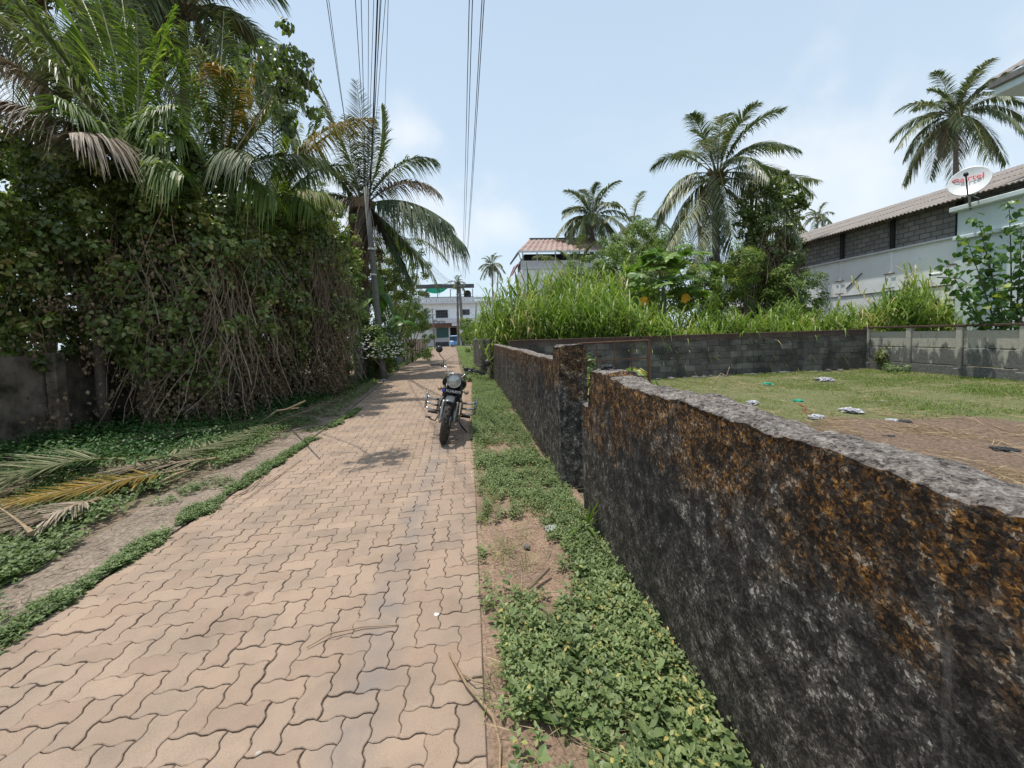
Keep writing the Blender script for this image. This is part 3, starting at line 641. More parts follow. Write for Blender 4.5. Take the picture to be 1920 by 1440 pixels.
# ------------------------------------------------------------------ palms
def bez(p0, p1, p2, n):
    t = np.linspace(0, 1, n)[:,None]; p0, p1, p2 = [np.array(p, float) for p in (p0, p1, p2)]
    return (1-t)**2*p0 + 2*t*(1-t)*p1 + t*t*p2
def frond_mesh(p0, p1, p2, mat, rmat, nl=70, ll=.65, lw=.035, droop=.55, start=.16, lift=.35, ragged=.08, rr=.018, tint0=.55, roll=0.0, seg=3):
    C_ = bez(p0, p1, p2, 24); tt = np.linspace(start, .985, nl)
    P_ = bez(p0, p1, p2, 400); idx = (tt*399).astype(int); pos = P_[idx]; tan = P_[np.minimum(idx+1, 399)] - P_[np.maximum(idx-1, 0)]
    tan /= np.linalg.norm(tan, axis=1, keepdims=True)
    up = np.array([0, 0, 1.0]); side = np.cross(tan, up); nrmz = np.linalg.norm(side, axis=1, keepdims=True)
    ref = np.array([p2[0]-p0[0], p2[1]-p0[1], 0.0]); ref = ref/(np.linalg.norm(ref)+1e-6); s0 = np.cross(ref, up)
    side = np.where(nrmz > .25, side/(nrmz+1e-9), s0[None]); 
    if np.isnan(side).any(): side = np.nan_to_num(side)
    flip = (side @ s0 < 0); side[flip] *= -1
    nn = np.cross(side, tan)
    if roll:
        cr_, sr_ = math.cos(roll), math.sin(roll); side, nn = side*cr_ + nn*sr_, nn*cr_ - side*sr_
    Vs, Fs, Ts = [], [], []; off = 0
    for sg in (-1, 1):
        keep = rng.random(nl) > ragged; n = keep.sum()
        q = tt[keep]; prof = np.sin(np.clip((q-start)/(1-start)*.86+.12, 0, 1)*math.pi)**.55
        length = ll*prof*rng.uniform(.82, 1.08, n)
        d = side[keep]*sg*rng.uniform(.85, 1, (n,1)) + tan[keep]*(.35+.75*q[:,None]) + nn[keep]*(lift*rng.uniform(.5, 1.3, (n,1))) + rng.normal(0, .07, (n,3))
        b = pos[keep] + rng.normal(0, .004, (n,3))
        V, Fq, k = strips(b, d, length, np.full(n, lw)*rng.uniform(.7, 1.15, n), np.full(n, droop)*rng.uniform(.6, 1.45, n), seg, side=None)
        # ribbons lie across the frond plane
        Vs.append(V); Fs.append(Fq+off); off += len(V); Ts.append(np.repeat(np.clip(rng.normal(tint0, .2, n), 0, 1), k))
    me = np_mesh('leaflets', np.concatenate(Vs), np.concatenate(Fs), mat, np.concatenate(Ts))
    # stalk as second material in the same mesh: build with tube and join arrays
    mb = MB(); n = len(C_); rad = [rr*(1-.8*i/(n-1))*(1.6 if i < 3 else 1) for i in range(n)]
    mb.tube([Vector(c) for c in C_], rad, 5)
    bm = bmesh.new(); bm.from_mesh(me); lay = bm.verts.layers.float['tint']
    vs = [bm.verts.new(v) for v in mb.v]
    for f in mb.f:
        try: ff = bm.faces.new([vs[i] for i in f]); ff.material_index = 1
        except ValueError: pass
    bm.to_mesh(me); bm.free(); me.materials.append(rmat); me.name = 'frond'
    return me
def tree_trunk(base, top, r0, r1, mat, parent, name='trunk', bend=.2, seg=18, rings=True, nside=10):
    mb = MB(); b, t_ = Vector(base), Vector(top); mid = (b+t_)/2 + Vector((random.uniform(-1,1)*bend, random.uniform(-1,1)*bend, 0))
    pts = bez(b, mid, t_, seg); rad = [r0 + (r1-r0)*(i/(seg-1))**.6 + (.012*((i % 2)*2-1) if rings else 0)*r0*8 for i in range(seg)]
    mb.tube([Vector(p) for p in pts], rad, nside); mb.build(name, mat, parent, smooth=True)
def extra_fronds(root, c, lst, **k):
    for f in lst:
        kw = dict(k); kw.update(f[3] if len(f) > 3 else {})
        obj('frond', frond_mesh(c, f[0], f[1], M[f[2]], M['rachis'], **kw), root)
def coco_palm(label, crown, base, rad=3.6, n=20, mat='palm', tilt_wind=(0,0), ll=.75, lw=.045, nl=60, dead=2, group='coconut palms rising above the plots', coconuts=True, young=False, r0=.17, cat='palm tree', lean=.3, seed=None, droopf=1.0, fibre=False, dense=1.0, skip=None):
    if seed is not None:
        global rng; random.seed(seed); rng = np.random.default_rng(seed)
    c = Vector(crown); root = thing('coconut_palm', label, cat, base, group)
    tree_trunk(base, c - Vector((0,0,.15)), r0, r0*.62, M['palm_bark'], root, bend=lean)
    for i in range(n):
        az = i*2.39996 + random.uniform(-.25, .25); q = i/(n-1)          # q 0 = youngest, upright
        el = R(82 - 108*q**.9 + random.uniform(-7, 7)); Lf = rad*random.uniform(.88, 1.1)*(.8 if q < .12 else 1)
        h = Vector((math.cos(az), math.sin(az), 0)); 
        if skip and skip(h, q): continue
        wv = Vector((tilt_wind[0], tilt_wind[1], 0))*Lf*.25
        p1 = c + h*Lf*.52*math.cos(el)*1.05 + Vector((0,0,Lf*.55*math.sin(el)+Lf*.10))
        dr = (.10 + .62*min(1, .25+q))*droopf
        p2 = c + h*Lf*(.93*max(.25, math.cos(el*.75)))*(.9 if q > .7 else 1) + Vector((0,0,Lf*(.92*math.sin(el) - dr*math.cos(el)))) + wv
        me = frond_mesh(c+h*.12, p1, p2, M[mat], M['rachis'], nl=int(nl*dense), ll=ll, lw=lw, droop=.35+.55*q, lift=.45-.5*q, tint0=.45+.35*random.random(), ragged=.05+.12*q, rr=.028)
        obj('frond', me, root)
    for i in range(dead):
        az = random.uniform(0, 6.28); h = Vector((math.cos(az), math.sin(az), 0)); Lf = rad*.7
        me = frond_mesh(c+h*.15, c+h*Lf*.35+Vector((0,0,-.1*Lf)), c+h*Lf*.3+Vector((0,0,-Lf*.95)), M['palm_dry'], M['rachis_dry'], nl=40, ll=ll*.8, lw=lw*.8, droop=1.2, lift=-.3, rr=.02)
        obj('dead_frond', me, root)
    mb = MB()
    for k in range(16):
        az = random.random()*6.28; p = c+Vector((math.cos(az)*.1, math.sin(az)*.1, -.25)); q = c+Vector((math.cos(az)*.45, math.sin(az)*.45, random.uniform(-.1,.35)))
        mb.tube([p, (p+q)/2+Vector((0,0,.03)), q], [.07,.05,.03], 5)
    mb.build('leaf_bases', M['fibre'], root)
    if coconuts:
        mb = MB()
        for k in range(11):
            az = random.random()*6.28; mb.lathe([(.0,-.13),(.08,-.1),(.11,0),(.08,.1),(0,.13)], c+Vector((math.cos(az)*.32, math.sin(az)*.32, -.28-random.random()*.3)), (random.gauss(0,.3),random.gauss(0,.3),1), 8)
        mb.build('coconuts', M['bush_fruit'] if 'bush_fruit' in M else M['rachis'], root, smooth=True)
    return root
def traced_palm(label, base, crown, fr, cat='palm tree', group=None, r0=.14, lean=.1, name='coconut_palm', trunk=True, **kw):
    "fronds given by control and tip points"
    root = thing(name, label, cat, base, group)
    if trunk: tree_trunk(base, crown, r0, r0*.7, M['palm_bark'], root, bend=lean)
    for f in fr:
        p0, p1, p2, mt = f[:4]; k = dict(kw); k.update(f[4] if len(f) > 4 else {})
        rm = M['rachis_dry'] if mt == 'palm_dry' else M['rachis']
        me = frond_mesh(p0, p1, p2, M[mt], rm, **k); obj('dead_frond' if mt == 'palm_dry' else 'frond', me, root)
    return root
def grd(p): return (p.x, p.y, 0)

# palm over the lane, left of the cables (crown about 8 m up)
c = at(680, 388, 16.5); root = traced_palm('large coconut palm arching over the lane beside the leaning utility pole', (c.x-.3, c.y+.1, 0), c+Vector((0,0,-.1)), [
    (c, at(690,300,16.5), at(668,150,16.8), 'palm', dict(lift=.1, droop=.1, ll=.85)),
    (c, at(660,280,16.7), at(590,160,17.2), 'palm', dict(lift=.1, droop=.25, ll=.85)),
    (c, at(660,330,16), at(650,215,15.4), 'palm', dict(lift=.1, droop=.6, ll=1.0)),
    (c, at(620,330,16.5), at(585,255,16.5), 'palm', dict(droop=.7, ll=.95)),
    (c, at(725,290,17), at(715,200,17.5), 'palm', dict(droop=.3, ll=.9)),
    (c, at(700,320,15.8), at(700,235,15.3), 'palm', dict(droop=.7, ll=1.0)),
    (c, at(750,275,16.2), at(818,300,16.0), 'palm', dict(droop=.75, ll=.85, lift=.1)),
    (c, at(765,310,16.0), at(822,362,15.6), 'palm_dry', dict(droop=.8, ll=.8, tint0=.35)),
    (c, at(785,365,15.5), at(872,460,14.9), 'palm', dict(droop=1.1, ll=1.15, lift=0, tint0=.25, nl=95)),
    (c, at(760,350,15.6), at(850,425,15.0), 'palm', dict(droop=1.1, ll=.9, lift=0, tint0=.2)),
    (c, at(620,340,16.7), at(560,400,17.0), 'palm', dict(droop=.9, ll=1.0)),
    (c, at(640,350,16.2), at(600,430,15.8), 'palm_dry', dict(droop=1.0, ll=.9)),
    (c, at(672,360,15.7), at(662,470,15.3), 'palm_dry', dict(droop=1.2, ll=.9, lift=-.2)),
    (c, at(700,365,15.5), at(705,480,15.2), 'palm_dry', dict(droop=1.2, ll=.9, lift=-.2, tint0=.3)),
    (c, at(720,400,17.2), at(800,500,18.3), 'palm', dict(droop=.9, ll=.9)),
    (c, at(715,410,16.2), at(770,530,16.2), 'palm', dict(droop=.9, ll=.8, tint0=.2)),
    (c, at(640,300,17.5), at(560,300,18.5), 'palm', dict(droop=.9, ll=1.0)),
    ], group=None, r0=.24, nl=95, ll=.95, lw=.065, rr=.035)
mb = MB()
for k in range(240):
    az = random.random()*6.28; r1 = random.uniform(.1,.5); p = at(672,520,16.3)+Vector((math.cos(az)*r1, math.sin(az)*r1, random.uniform(-.35,.35))); d = Vector((random.gauss(0,.3),random.gauss(0,.3),random.gauss(-.1,.2)))
    mb.tube([p, p+d*.6+Vector((0,0,.05)), p+d], .009, 4, cap=False)
mb.build('dry_spathe_nest', M['fibre'], root)
mb = MB(); c0 = at(672,480,16.4); mb.tube([c+Vector((0,0,.2)), at(675,440,16.4), c0, at(673,505,16.4)], [.5,.42,.40,.28], 12); mb.build('leaf_bases', M['fibre'], root)

# young palms standing over the creepers on the left
def leftpalm(label, cx, cy, Y, fr, **kw):
    c = at(cx, cy, Y)
    fl = []
    for (x1,y1,Y1,x2,y2,Y2,mt,k) in fr: fl.append((c+Vector((random.gauss(0,.06),random.gauss(0,.06),0)), at(x1,y1,Y1), at(x2,y2,Y2), mt, k))
    return traced_palm(label, (c.x, c.y, 0), c, fl, **kw)
PB = 'palm_bright'
leftpalm('young palm with long bright fronds fanning up at the left edge of the lane', 245, 305, 8.0, [
    (160,150,7.7, 5,-20,7.2, 'palm', dict(tint0=.6)), (190,120,8.0, 75,-70,8.0, PB, {}), (230,120,8.3, 165,-60,8.6, PB, dict(ll=.6, droop=.8)),
    (265,170,8.0, 255,20,7.8, PB, dict(droop=.6)), (270,150,8.5, 330,10,9.0, PB, dict(droop=.7)), (180,200,7.4, 30,60,6.8, 'palm', dict(droop=.8, tint0=.7)),
    (140,180,7.6, -40,90,7.2, 'palm_dry', dict(droop=.7)), (150,230,7.2, 0,190,6.6, 'palm_dry', dict(droop=.9)), (130,260,7.8, -60,230,7.6, 'palm_dry', dict(droop=1.0)),
    (215,240,7.0, 130,250,6.3, 'palm_dry', dict(droop=1.0)), (285,220,7.8, 330,200,7.6, PB, dict(droop=1.0)), (250,90,8.8, 215,-80,9.4, 'palm', {}),
    (290,260,7.4, 345,330,7.1, PB, dict(droop=1.1)), (80,60,9, 0,-60,9.4, PB, {}), (190,240,7.2, 100,180,6.5, PB, dict(droop=.9)), (205,70,9, 120,-60,9.5, 'palm', {}), (110,120,8.4, -40,-10,8.4, 'palm', {}),
    ], group='young palms over the creepers', nl=92, ll=.68, lw=.038, droop=.4, rr=.026, r0=.13, lift=.25)
leftpalm('young palm with yellowing frond tips beside the hanging creeper clump', 405, 345, 8.8, [
    (395,200,8.6, 310,75,8.3, PB, dict(droop=.55)), (430,190,8.4, 370,90,7.9, 'palm', dict(tint0=.8, droop=.8)), (470,180,8.4, 400,120,7.7, 'palm_yellow', dict(droop=.8)),
    (450,200,9.0, 490,95,9.2, 'palm_yellow', dict(droop=.8, ll=.5)), (480,230,8.6, 560,170,8.5, 'palm', dict(tint0=.6, droop=.7)), (490,270,9.0, 610,300,9.2, 'palm', dict(droop=.9)),
    (420,220,8.2, 445,130,7.8, PB, dict(droop=.7)), (370,230,9.2, 350,40,9.6, PB, {}),
    (460,300,8.2, 520,380,7.9, PB, dict(droop=1.1)), (320,230,9, 250,130,9.2, PB, {}), (500,200,9.2, 560,100,9.6, 'palm', dict(droop=.7)), (340,290,8.2, 285,330,7.8, PB, dict(droop=1.1)), (410,200,9.4, 420,20,10, 'palm', {}),
    (350,220,8.0, 270,260,7.4, PB, dict(droop=1.0)), (435,250,7.9, 475,300,7.3, 'palm', dict(droop=1.1,tint0=.6)),
    ], group='young palms over the creepers', nl=92, ll=.68, lw=.038, droop=.5, rr=.026, r0=.12, lift=.2)
leftpalm('palm behind the creepers with one long yellow-green frond reaching over the lane', 510, 400, 10.5, [
    (560,220,10.4, 705,222,10.2, 'palm_yellow', dict(droop=1.0, nl=95, tint0=.25, ll=.6)), (520,270,10.6, 500,150,10.6, 'palm', {}), (550,290,10.8, 640,240,11.2, 'palm', dict(droop=.6)),
    (570,330,10.2, 640,380,10, PB, dict(droop=.9, tint0=.8)), (545,330,9.8, 590,400,9.4, PB, dict(droop=.9)), (480,330,10.4, 440,270,10.2, PB, dict(droop=.9)),
    (530,300,10.4, 560,230,10.3, PB, dict(tint0=.8)), (470,350,10, 430,400,9.6, PB, dict(droop=1.1)), (575,300,11, 660,310,11.5, 'palm', dict(droop=.9)),
    (520,330,9.6, 540,300,8.9, PB, dict(droop=1)), (590,260,11, 600,200,11.3, 'palm', dict(droop=.5)),
    ], group='young palms over the creepers', nl=84, ll=.64, lw=.044, droop=.5, rr=.024, r0=.12, lift=.2)
coco_palm('tall coconut palm with dark crown cut by the top of the picture', at(345,15,13.5), grd(at(330,300,13.5)), rad=3.8, n=30, seed=21, coconuts=False, dead=4, r0=.2, nl=84, ll=.9, lw=.075)
coco_palm('coconut palm at the far left with crown above the picture', at(60,-10,11.5), grd(at(40,300,11.5)), rad=3.4, n=24, seed=23, coconuts=False, dead=3, r0=.18, nl=60, ll=.8)
coco_palm('coconut palm half hidden behind the palm arching over the lane', at(738,455,25), grd(at(735,600,25)), rad=3.4, n=16, seed=24, coconuts=False, r0=.16, nl=50)
# right side palms
cP = at(1345,328,19.0); pr_ = coco_palm('largest coconut palm in the right plot with a cluster of nuts under its crown', cP, grd(at(1350,600,19.0)), rad=4.1, n=25, seed=31, dead=1, tilt_wind=(.4,0), r0=.24, nl=90, ll=.9, lw=.062, lean=.5)
extra_fronds(pr_, cP+Vector((0,0,-.3)), [(at(1300,380,17.6), at(1248,470,16.6), 'palm', dict(tint0=.85)), (at(1320,400,17), at(1300,505,16.2), 'palm', dict(tint0=.8)), (at(1350,400,17), at(1385,500,16.3), 'palm', dict(tint0=.4)),
    (at(1390,375,18), at(1440,460,17.6), 'palm', {}), (at(1440,320,19), at(1535,340,19), 'palm', dict(tint0=.6)), (at(1330,420,18), at(1340,520,17.5), 'palm', dict(tint0=.5)), (at(1290,330,19), at(1230,400,19), 'palm', dict(tint0=.7))], nl=90, ll=1.0, lw=.07, droop=.7, rr=.035)
coco_palm('slender coconut palm with compact crown behind the red-roofed house', at(1110,408,37), grd(at(1112,600,37)), rad=3.9, n=28, seed=33, dead=2, r0=.2, nl=70, ll=.95, lw=.10, coconuts=True)
coco_palm('coconut palm with few sparse fronds between two fuller palms', at(1185,425,33), grd(at(1185,600,33)), rad=3.6, n=11, seed=35, dead=0, r0=.17, nl=56, ll=.8, lw=.06, coconuts=False)
coco_palm('small distant coconut palm standing alone in the sky by the far building', at(922,497,95), grd(at(925,600,95)), rad=3.6, n=20, seed=37, dead=2, r0=.25, nl=40, ll=1.0, lw=.12, coconuts=False)
coco_palm('coconut palm leaning on a curved trunk behind the warehouse roof', at(1792,218,29), grd(at(1812,400,29)), rad=4.4, n=30, seed=39, dead=3, tilt_wind=(.2,0), r0=.24, nl=80, ll=1.0, lw=.085, lean=1.2)
coco_palm('coconut palm tip showing past the creeper-covered tree', at(1478,430,30), grd(at(1478,600,30)), rad=2.6, n=14, seed=41, dead=0, r0=.17, nl=44, ll=.7, lw=.06, coconuts=False)
coco_palm('far coconut palm beyond the end of the warehouse roof', at(1533,408,55), grd(at(1533,600,55)), rad=2.4, n=14, seed=43, dead=0, r0=.17, nl=34, ll=.8, lw=.10, coconuts=False)
coco_palm('short young coconut palm with upright fronds by the red-roofed house', at(1085,520,24), grd(at(1085,600,24)), rad=3.2, n=13, seed=45, dead=1, r0=.14, nl=54, ll=.8, lw=.06, coconuts=False, droopf=.6)
coco_palm('short cut-topped palm beside the far utility pole', at(858,530,60), grd(at(858,600,60)), rad=1.4, n=9, seed=47, dead=0, r0=.22, nl=26, ll=.6, lw=.08, coconuts=False, droopf=.5)
# ------------------------------------------------------------------ leafy masses
def clump_leaves(centres, radii, per, T, size, droop=.4, up=.5, out_from=None, tint=(.45,.25), squash=.8):
    n = len(centres)*per; C_ = np.repeat(np.asarray(centres, float), per, 0); Rr = np.repeat(np.asarray(radii, float), per)
    d = unit(n); r_ = rng.random(n)**.45
    pos = C_ + d*(Rr*r_)[:,None]*np.array([1,1,squash])
    out = d.copy()
    if out_from is not None:
        o = pos - np.asarray(out_from, float); o /= np.linalg.norm(o, axis=1, keepdims=True)+1e-6; out = out*.5 + o
    nrm = out + np.array([0,0,up]) + rng.normal(0, .45, (n,3))
    dirs = np.cross(nrm, unit(n)) + np.array([0,0,-droop])
    ct = np.repeat(rng.normal(0, .12, len(centres)), per)
    tt = np.clip(rng.normal(tint[0], tint[1], n) + ct, 0, 1)
    return T, pos, dirs, nrm, size*rng.uniform(.6, 1.25, n), tt
def vines(name, starts, lens, rad, mat, parent, wander=.2):
    mb = MB()
    for s, ln in zip(starts, lens):
        p = Vector(s); pts = [p.copy()]; d = Vector((random.gauss(0,.15), random.gauss(0,.15), -1)); k = max(3, int(ln/.28))
        for i in range(k):
            d += Vector((random.gauss(0,wander), random.gauss(0,wander), -.1)); d.normalize(); p = p + d*(ln/k)
            if p.z < .02: break
            pts.append(p.copy())
        if len(pts) > 1: mb.tube(pts, rad*random.uniform(.5,1.5), 4, cap=False)
    return mb.build(name, mat, parent)
def branchy(base, tips, r0, mat, parent, name='trunk', fork=.45):
    mb = MB(); b = Vector(base)
    tp = sum((Vector(t) for t in tips), Vector())/len(tips); f = b.lerp(tp, fork); f.x = b.x+(tp.x-b.x)*.3; f.y = b.y+(tp.y-b.y)*.3
    mb.tube([b, b.lerp(f,.5)+Vector((random.gauss(0,.05),random.gauss(0,.05),0)), f], [r0*1.2, r0, r0*.8], 8)
    for t_ in tips:
        t_ = Vector(t_); m_ = f.lerp(t_, .5)+Vector((random.gauss(0,.1),random.gauss(0,.1),.1)); mb.tube([f, m_, t_], [r0*.6, r0*.35, r0*.12], 6)
    return mb.build(name, mat, parent, smooth=True)
def creeper_tree(label, cx, cy, top, rx, ry, nl=13000, size=.075, low=1.5, drylow=True, seed=0, group='creeper-smothered trees lining the left side of the lane', trunks=1, lean=(0,0), dense_dry=1.0, mat='creeper', name='creeper_tree', leafy=None):
    global rng; rng = np.random.default_rng(seed); random.seed(seed)
    root = thing(name, label, 'tree', (cx, cy, 0), group)
    # lumpy column: clump centres on the skin of a drum with a domed lid
    nc = 170; th = rng.uniform(0, 2*math.pi, nc); lf_ = low*.35 if leafy is None else leafy; zz = lf_ + (top-lf_)*rng.random(nc)**.62
    lobe = .24*np.sin(th*2+zz*1.7+seed)+.16*np.sin(th*5-zz*2.3+seed*2); rr = np.where(zz > top-.9, np.sqrt(np.clip(1-((zz-(top-.9))/.95)**2, .02, 1)), 1.0)*(.80+lobe+rng.normal(0,.10,nc))
    cen = np.stack([cx + lean[0]*zz/top + np.cos(th)*rr*rx, cy + lean[1]*zz/top + np.sin(th)*rr*ry, zz], 1)
    rad = rng.uniform(.16, .42, nc)
    A_ = clump_leaves(cen, rad, int(nl/nc), T_HEART, size, droop=.9, up=.35, out_from=(cx, cy, top*.5))
    leaves('crown', *A_[:1], *A_[1:], M[mat], root)
    # looser sprays out of the sides and top, painted paler as if sunlit
    nf_ = 60; th = rng.uniform(0, 2*math.pi, nf_); z3 = rng.uniform(top*.35, top*.98, nf_)
    cen3 = np.stack([cx+np.cos(th)*(rx*1.02+rng.uniform(.05,.38,nf_)), cy+np.sin(th)*(ry*1.02+rng.uniform(.05,.38,nf_)), z3], 1)
    A_ = clump_leaves(cen3, rng.uniform(.08,.22,nf_), 34, T_HEART, size, droop=.5, up=1.0, tint=(.68,.22)); leaves('crown_spray', *A_, M[mat], root)
    nc2 = 26; th = rng.uniform(0, 2*math.pi, nc2); cen2 = np.stack([cx+lean[0]+np.cos(th)*rx*rng.uniform(.2,1.05,nc2), cy+lean[1]+np.sin(th)*ry*rng.uniform(.2,1.05,nc2), top+rng.uniform(-.25,.35,nc2)], 1)
    A_ = clump_leaves(cen2, rng.uniform(.1,.28,nc2), 60, T_HEART, size, droop=.6, up=.5, tint=(.6,.22)); leaves('crown_spray', *A_, M[mat], root)
    if drylow:
        nv = int(130*dense_dry); th = np.repeat(rng.uniform(0, 2*math.pi, nv//9+1), 9)[:nv] + rng.normal(0,.10,nv); q = rng.uniform(.7,1.16,nv)
        st = np.stack([cx+np.cos(th)*rx*q, cy+np.sin(th)*ry*q, rng.uniform(low*.9, top*.85, nv)], 1)
        vines('hanging_vines', st, rng.uniform(.5, 2.6, nv), .0048, M['vine'], root)
        nd = int(120*dense_dry); th = rng.uniform(0, 2*math.pi, nd); z2 = rng.uniform(.15, top*.72, nd)
        cend = np.stack([cx+np.cos(th)*rx*.82*rng.uniform(.7,1.1,nd), cy+np.sin(th)*ry*.82*rng.uniform(.7,1.1,nd), z2], 1)
        A_ = clump_leaves(cend, rng.uniform(.15,.4,nd), 46, T_LEAF4, size*.95, droop=1.3, up=0, tint=(.45,.3), squash=1.6); leaves('withered_leaves', *A_, M['drycreeper'], root)
    tips = [(cx+random.gauss(0,.5)*rx, cy+random.gauss(0,.5)*ry, top*random.uniform(.6,.9)) for _ in range(6)]
    for k in range(trunks):
        branchy((cx+random.gauss(0,.28)*(k > 0), cy+random.gauss(0,.35)*(k > 0), 0), tips, .09, M['bark'], root)
    return root
creeper_tree('creeper-smothered tree furthest left above the old mossy wall', -8.1, 6.0, 4.9, 1.25, 1.5, 15000, seed=51, low=2.0, dense_dry=.2, leafy=1.45)
creeper_tree('creeper-smothered tree over the dark concrete post', -6.6, 7.9, 4.7, 1.1, 1.1, 14000, seed=52, low=1.9, dense_dry=.6, leafy=.9)
creeper_tree('creeper-smothered tree with a white plastic bag caught at its foot', -5.25, 8.35, 4.95, 1.1, 1.05, 15000, seed=53, low=1.6, trunks=3, dense_dry=1.5, leafy=.6)
creeper_tree('creeper-smothered tree with long bare vines in the middle of the green wall', -5.0, 9.6, 4.35, .95, .95, 13000, seed=54, low=1.5, trunks=2, dense_dry=1.9, leafy=.7)
creeper_tree('brown withered creeper column closest to the lane', -4.25, 11.4, 5.0, .85, 1.0, 12000, seed=55, low=2.6, trunks=2, dense_dry=2.8, leafy=1.5)
creeper_tree('backing creeper tree added for darkness behind the old wall at left', -9.2, 9.3, 5.3, 1.6, 1.5, 15000, size=.09, seed=56, low=.4, dense_dry=.3)  # three backing trees added to darken the gaps between the front ones
creeper_tree('backing creeper tree added for darkness behind the middle of the green wall', -7.4, 11.0, 5.1, 1.6, 1.4, 15000, size=.09, seed=57, low=.4, dense_dry=.3)
creeper_tree('backing creeper tree added for darkness behind the withered column', -6.2, 13.2, 5.3, 1.3, 1.3, 13000, size=.09, seed=58, low=.4, dense_dry=.3)
creeper_tree('leafy creeper tree glowing yellow-green at the right end of the green wall', -4.25, 12.9, 4.4, .65, .85, 9000, seed=59, low=.8, dense_dry=.3, mat='bush')
# the clump of creeper hanging from the palm
def hanging_clump():
    c = at(530,135,5.3); root = thing('creeper_clump', 'dark ball of creeper hanging high in the palm fronds against the sky', 'creeper', c)
    cen = [c+Vector((random.gauss(0,.19), random.gauss(0,.16), random.gauss(0,.17))) for _ in range(34)] + [at(535+random.gauss(0,12), 205+k*8, 5.3) for k in range(6)]
    A_ = clump_leaves([tuple(v) for v in cen], [.11]*34+[.06]*6, 34, T_HEART, .055, droop=1.0, up=.1, tint=(.25,.25)); leaves('leaves', *A_, M['creeper'], root)
    vines('stems', [tuple(c+Vector((random.gauss(0,.2),random.gauss(0,.12),.05))) for _ in range(14)], [random.uniform(.2,.8) for _ in range(14)], .004, M['vine'], root)
    mb = MB(); mb.tube([at(405,345,8.8), at(450,270,7.2), at(505,190,6.0), at(522,150,5.35)], .011, 5); mb.build('stem', M['vine'], root)
hanging_clump()

def bush(label, c, r3, n, T, size, mat, cat='bush', name='bush', group=None, trunk=True, tint=(.5,.22), seed=1, up=.6, clump=.28, droop=.3, lowcut=None, nc=None):
    global rng; rng = np.random.default_rng(seed); random.seed(seed)
    root = thing(name, label, cat, (c[0], c[1], 0), group); rx, ry, rz = r3
    nc = nc or max(20, int(60*(rx*rz)**.5)); d = unit(nc); q = rng.uniform(.45, 1, nc)**.6
    cen = np.array(c) + d*np.array([rx, ry, rz])*q[:,None]*(1+.18*np.sin(7*d[:,:1]+seed))
    cen[:,2] = np.maximum(cen[:,2], .12)
    lo_ = rng.random(nc) < .25*(c[2]-rz > .5); cen[lo_,2] = rng.uniform(.2, max(.3, c[2]), lo_.sum())
    A_ = clump_leaves(cen, rng.uniform(.6,1.2,nc)*clump, int(n/nc), T, size, droop=droop, up=up, out_from=c, tint=tint)
    leaves('foliage', *A_, M[mat], root)
    if trunk:
        tips = [tuple(cen[i]) for i in rng.choice(nc, 9, replace=False)]
        branchy((c[0], c[1], 0), tips, .03+.025*rz, M['bark'], root, 'stem', .3)
    return root, cen
def A3(x, y, Y): return tuple(at(x, y, Y))
# white-flowering bush in front of the slat fence
fb, cen = bush('rounded bush dotted with small white flowers beside the bend of the lane', A3(706,648,15.6), (1.05,.95,1.15), 12000, T_OVAL, .085, 'bush', seed=61, tint=(.35,.22), name='flowering_bush')
nf = 420; d = unit(nf); d[:,2] = np.abs(d[:,2])*1.0-.35; d[:,1] = -np.abs(d[:,1]); pf = np.array(A3(706,650,15.6)) + d*np.array([1.08,1.0,1.1])
V, Fq, t_ = leaf_arrays(T_LEAF4, np.repeat(pf, 4, 0), unit(nf*4)*np.array([1,1,.3]), np.repeat(d+np.array([0,-.3,.6]), 4, 0), np.full(nf*4, .045), np.full(nf*4, .5)); obj('flowers', np_mesh('flowers', V, Fq, M['flower'], t_), fb)
def shrubs(rows):
    for (lab, x, y, Y, r3, n, T, sz, mt, k) in rows: bush(lab, A3(x, y, Y), r3, n, T, sz, mt, **k)
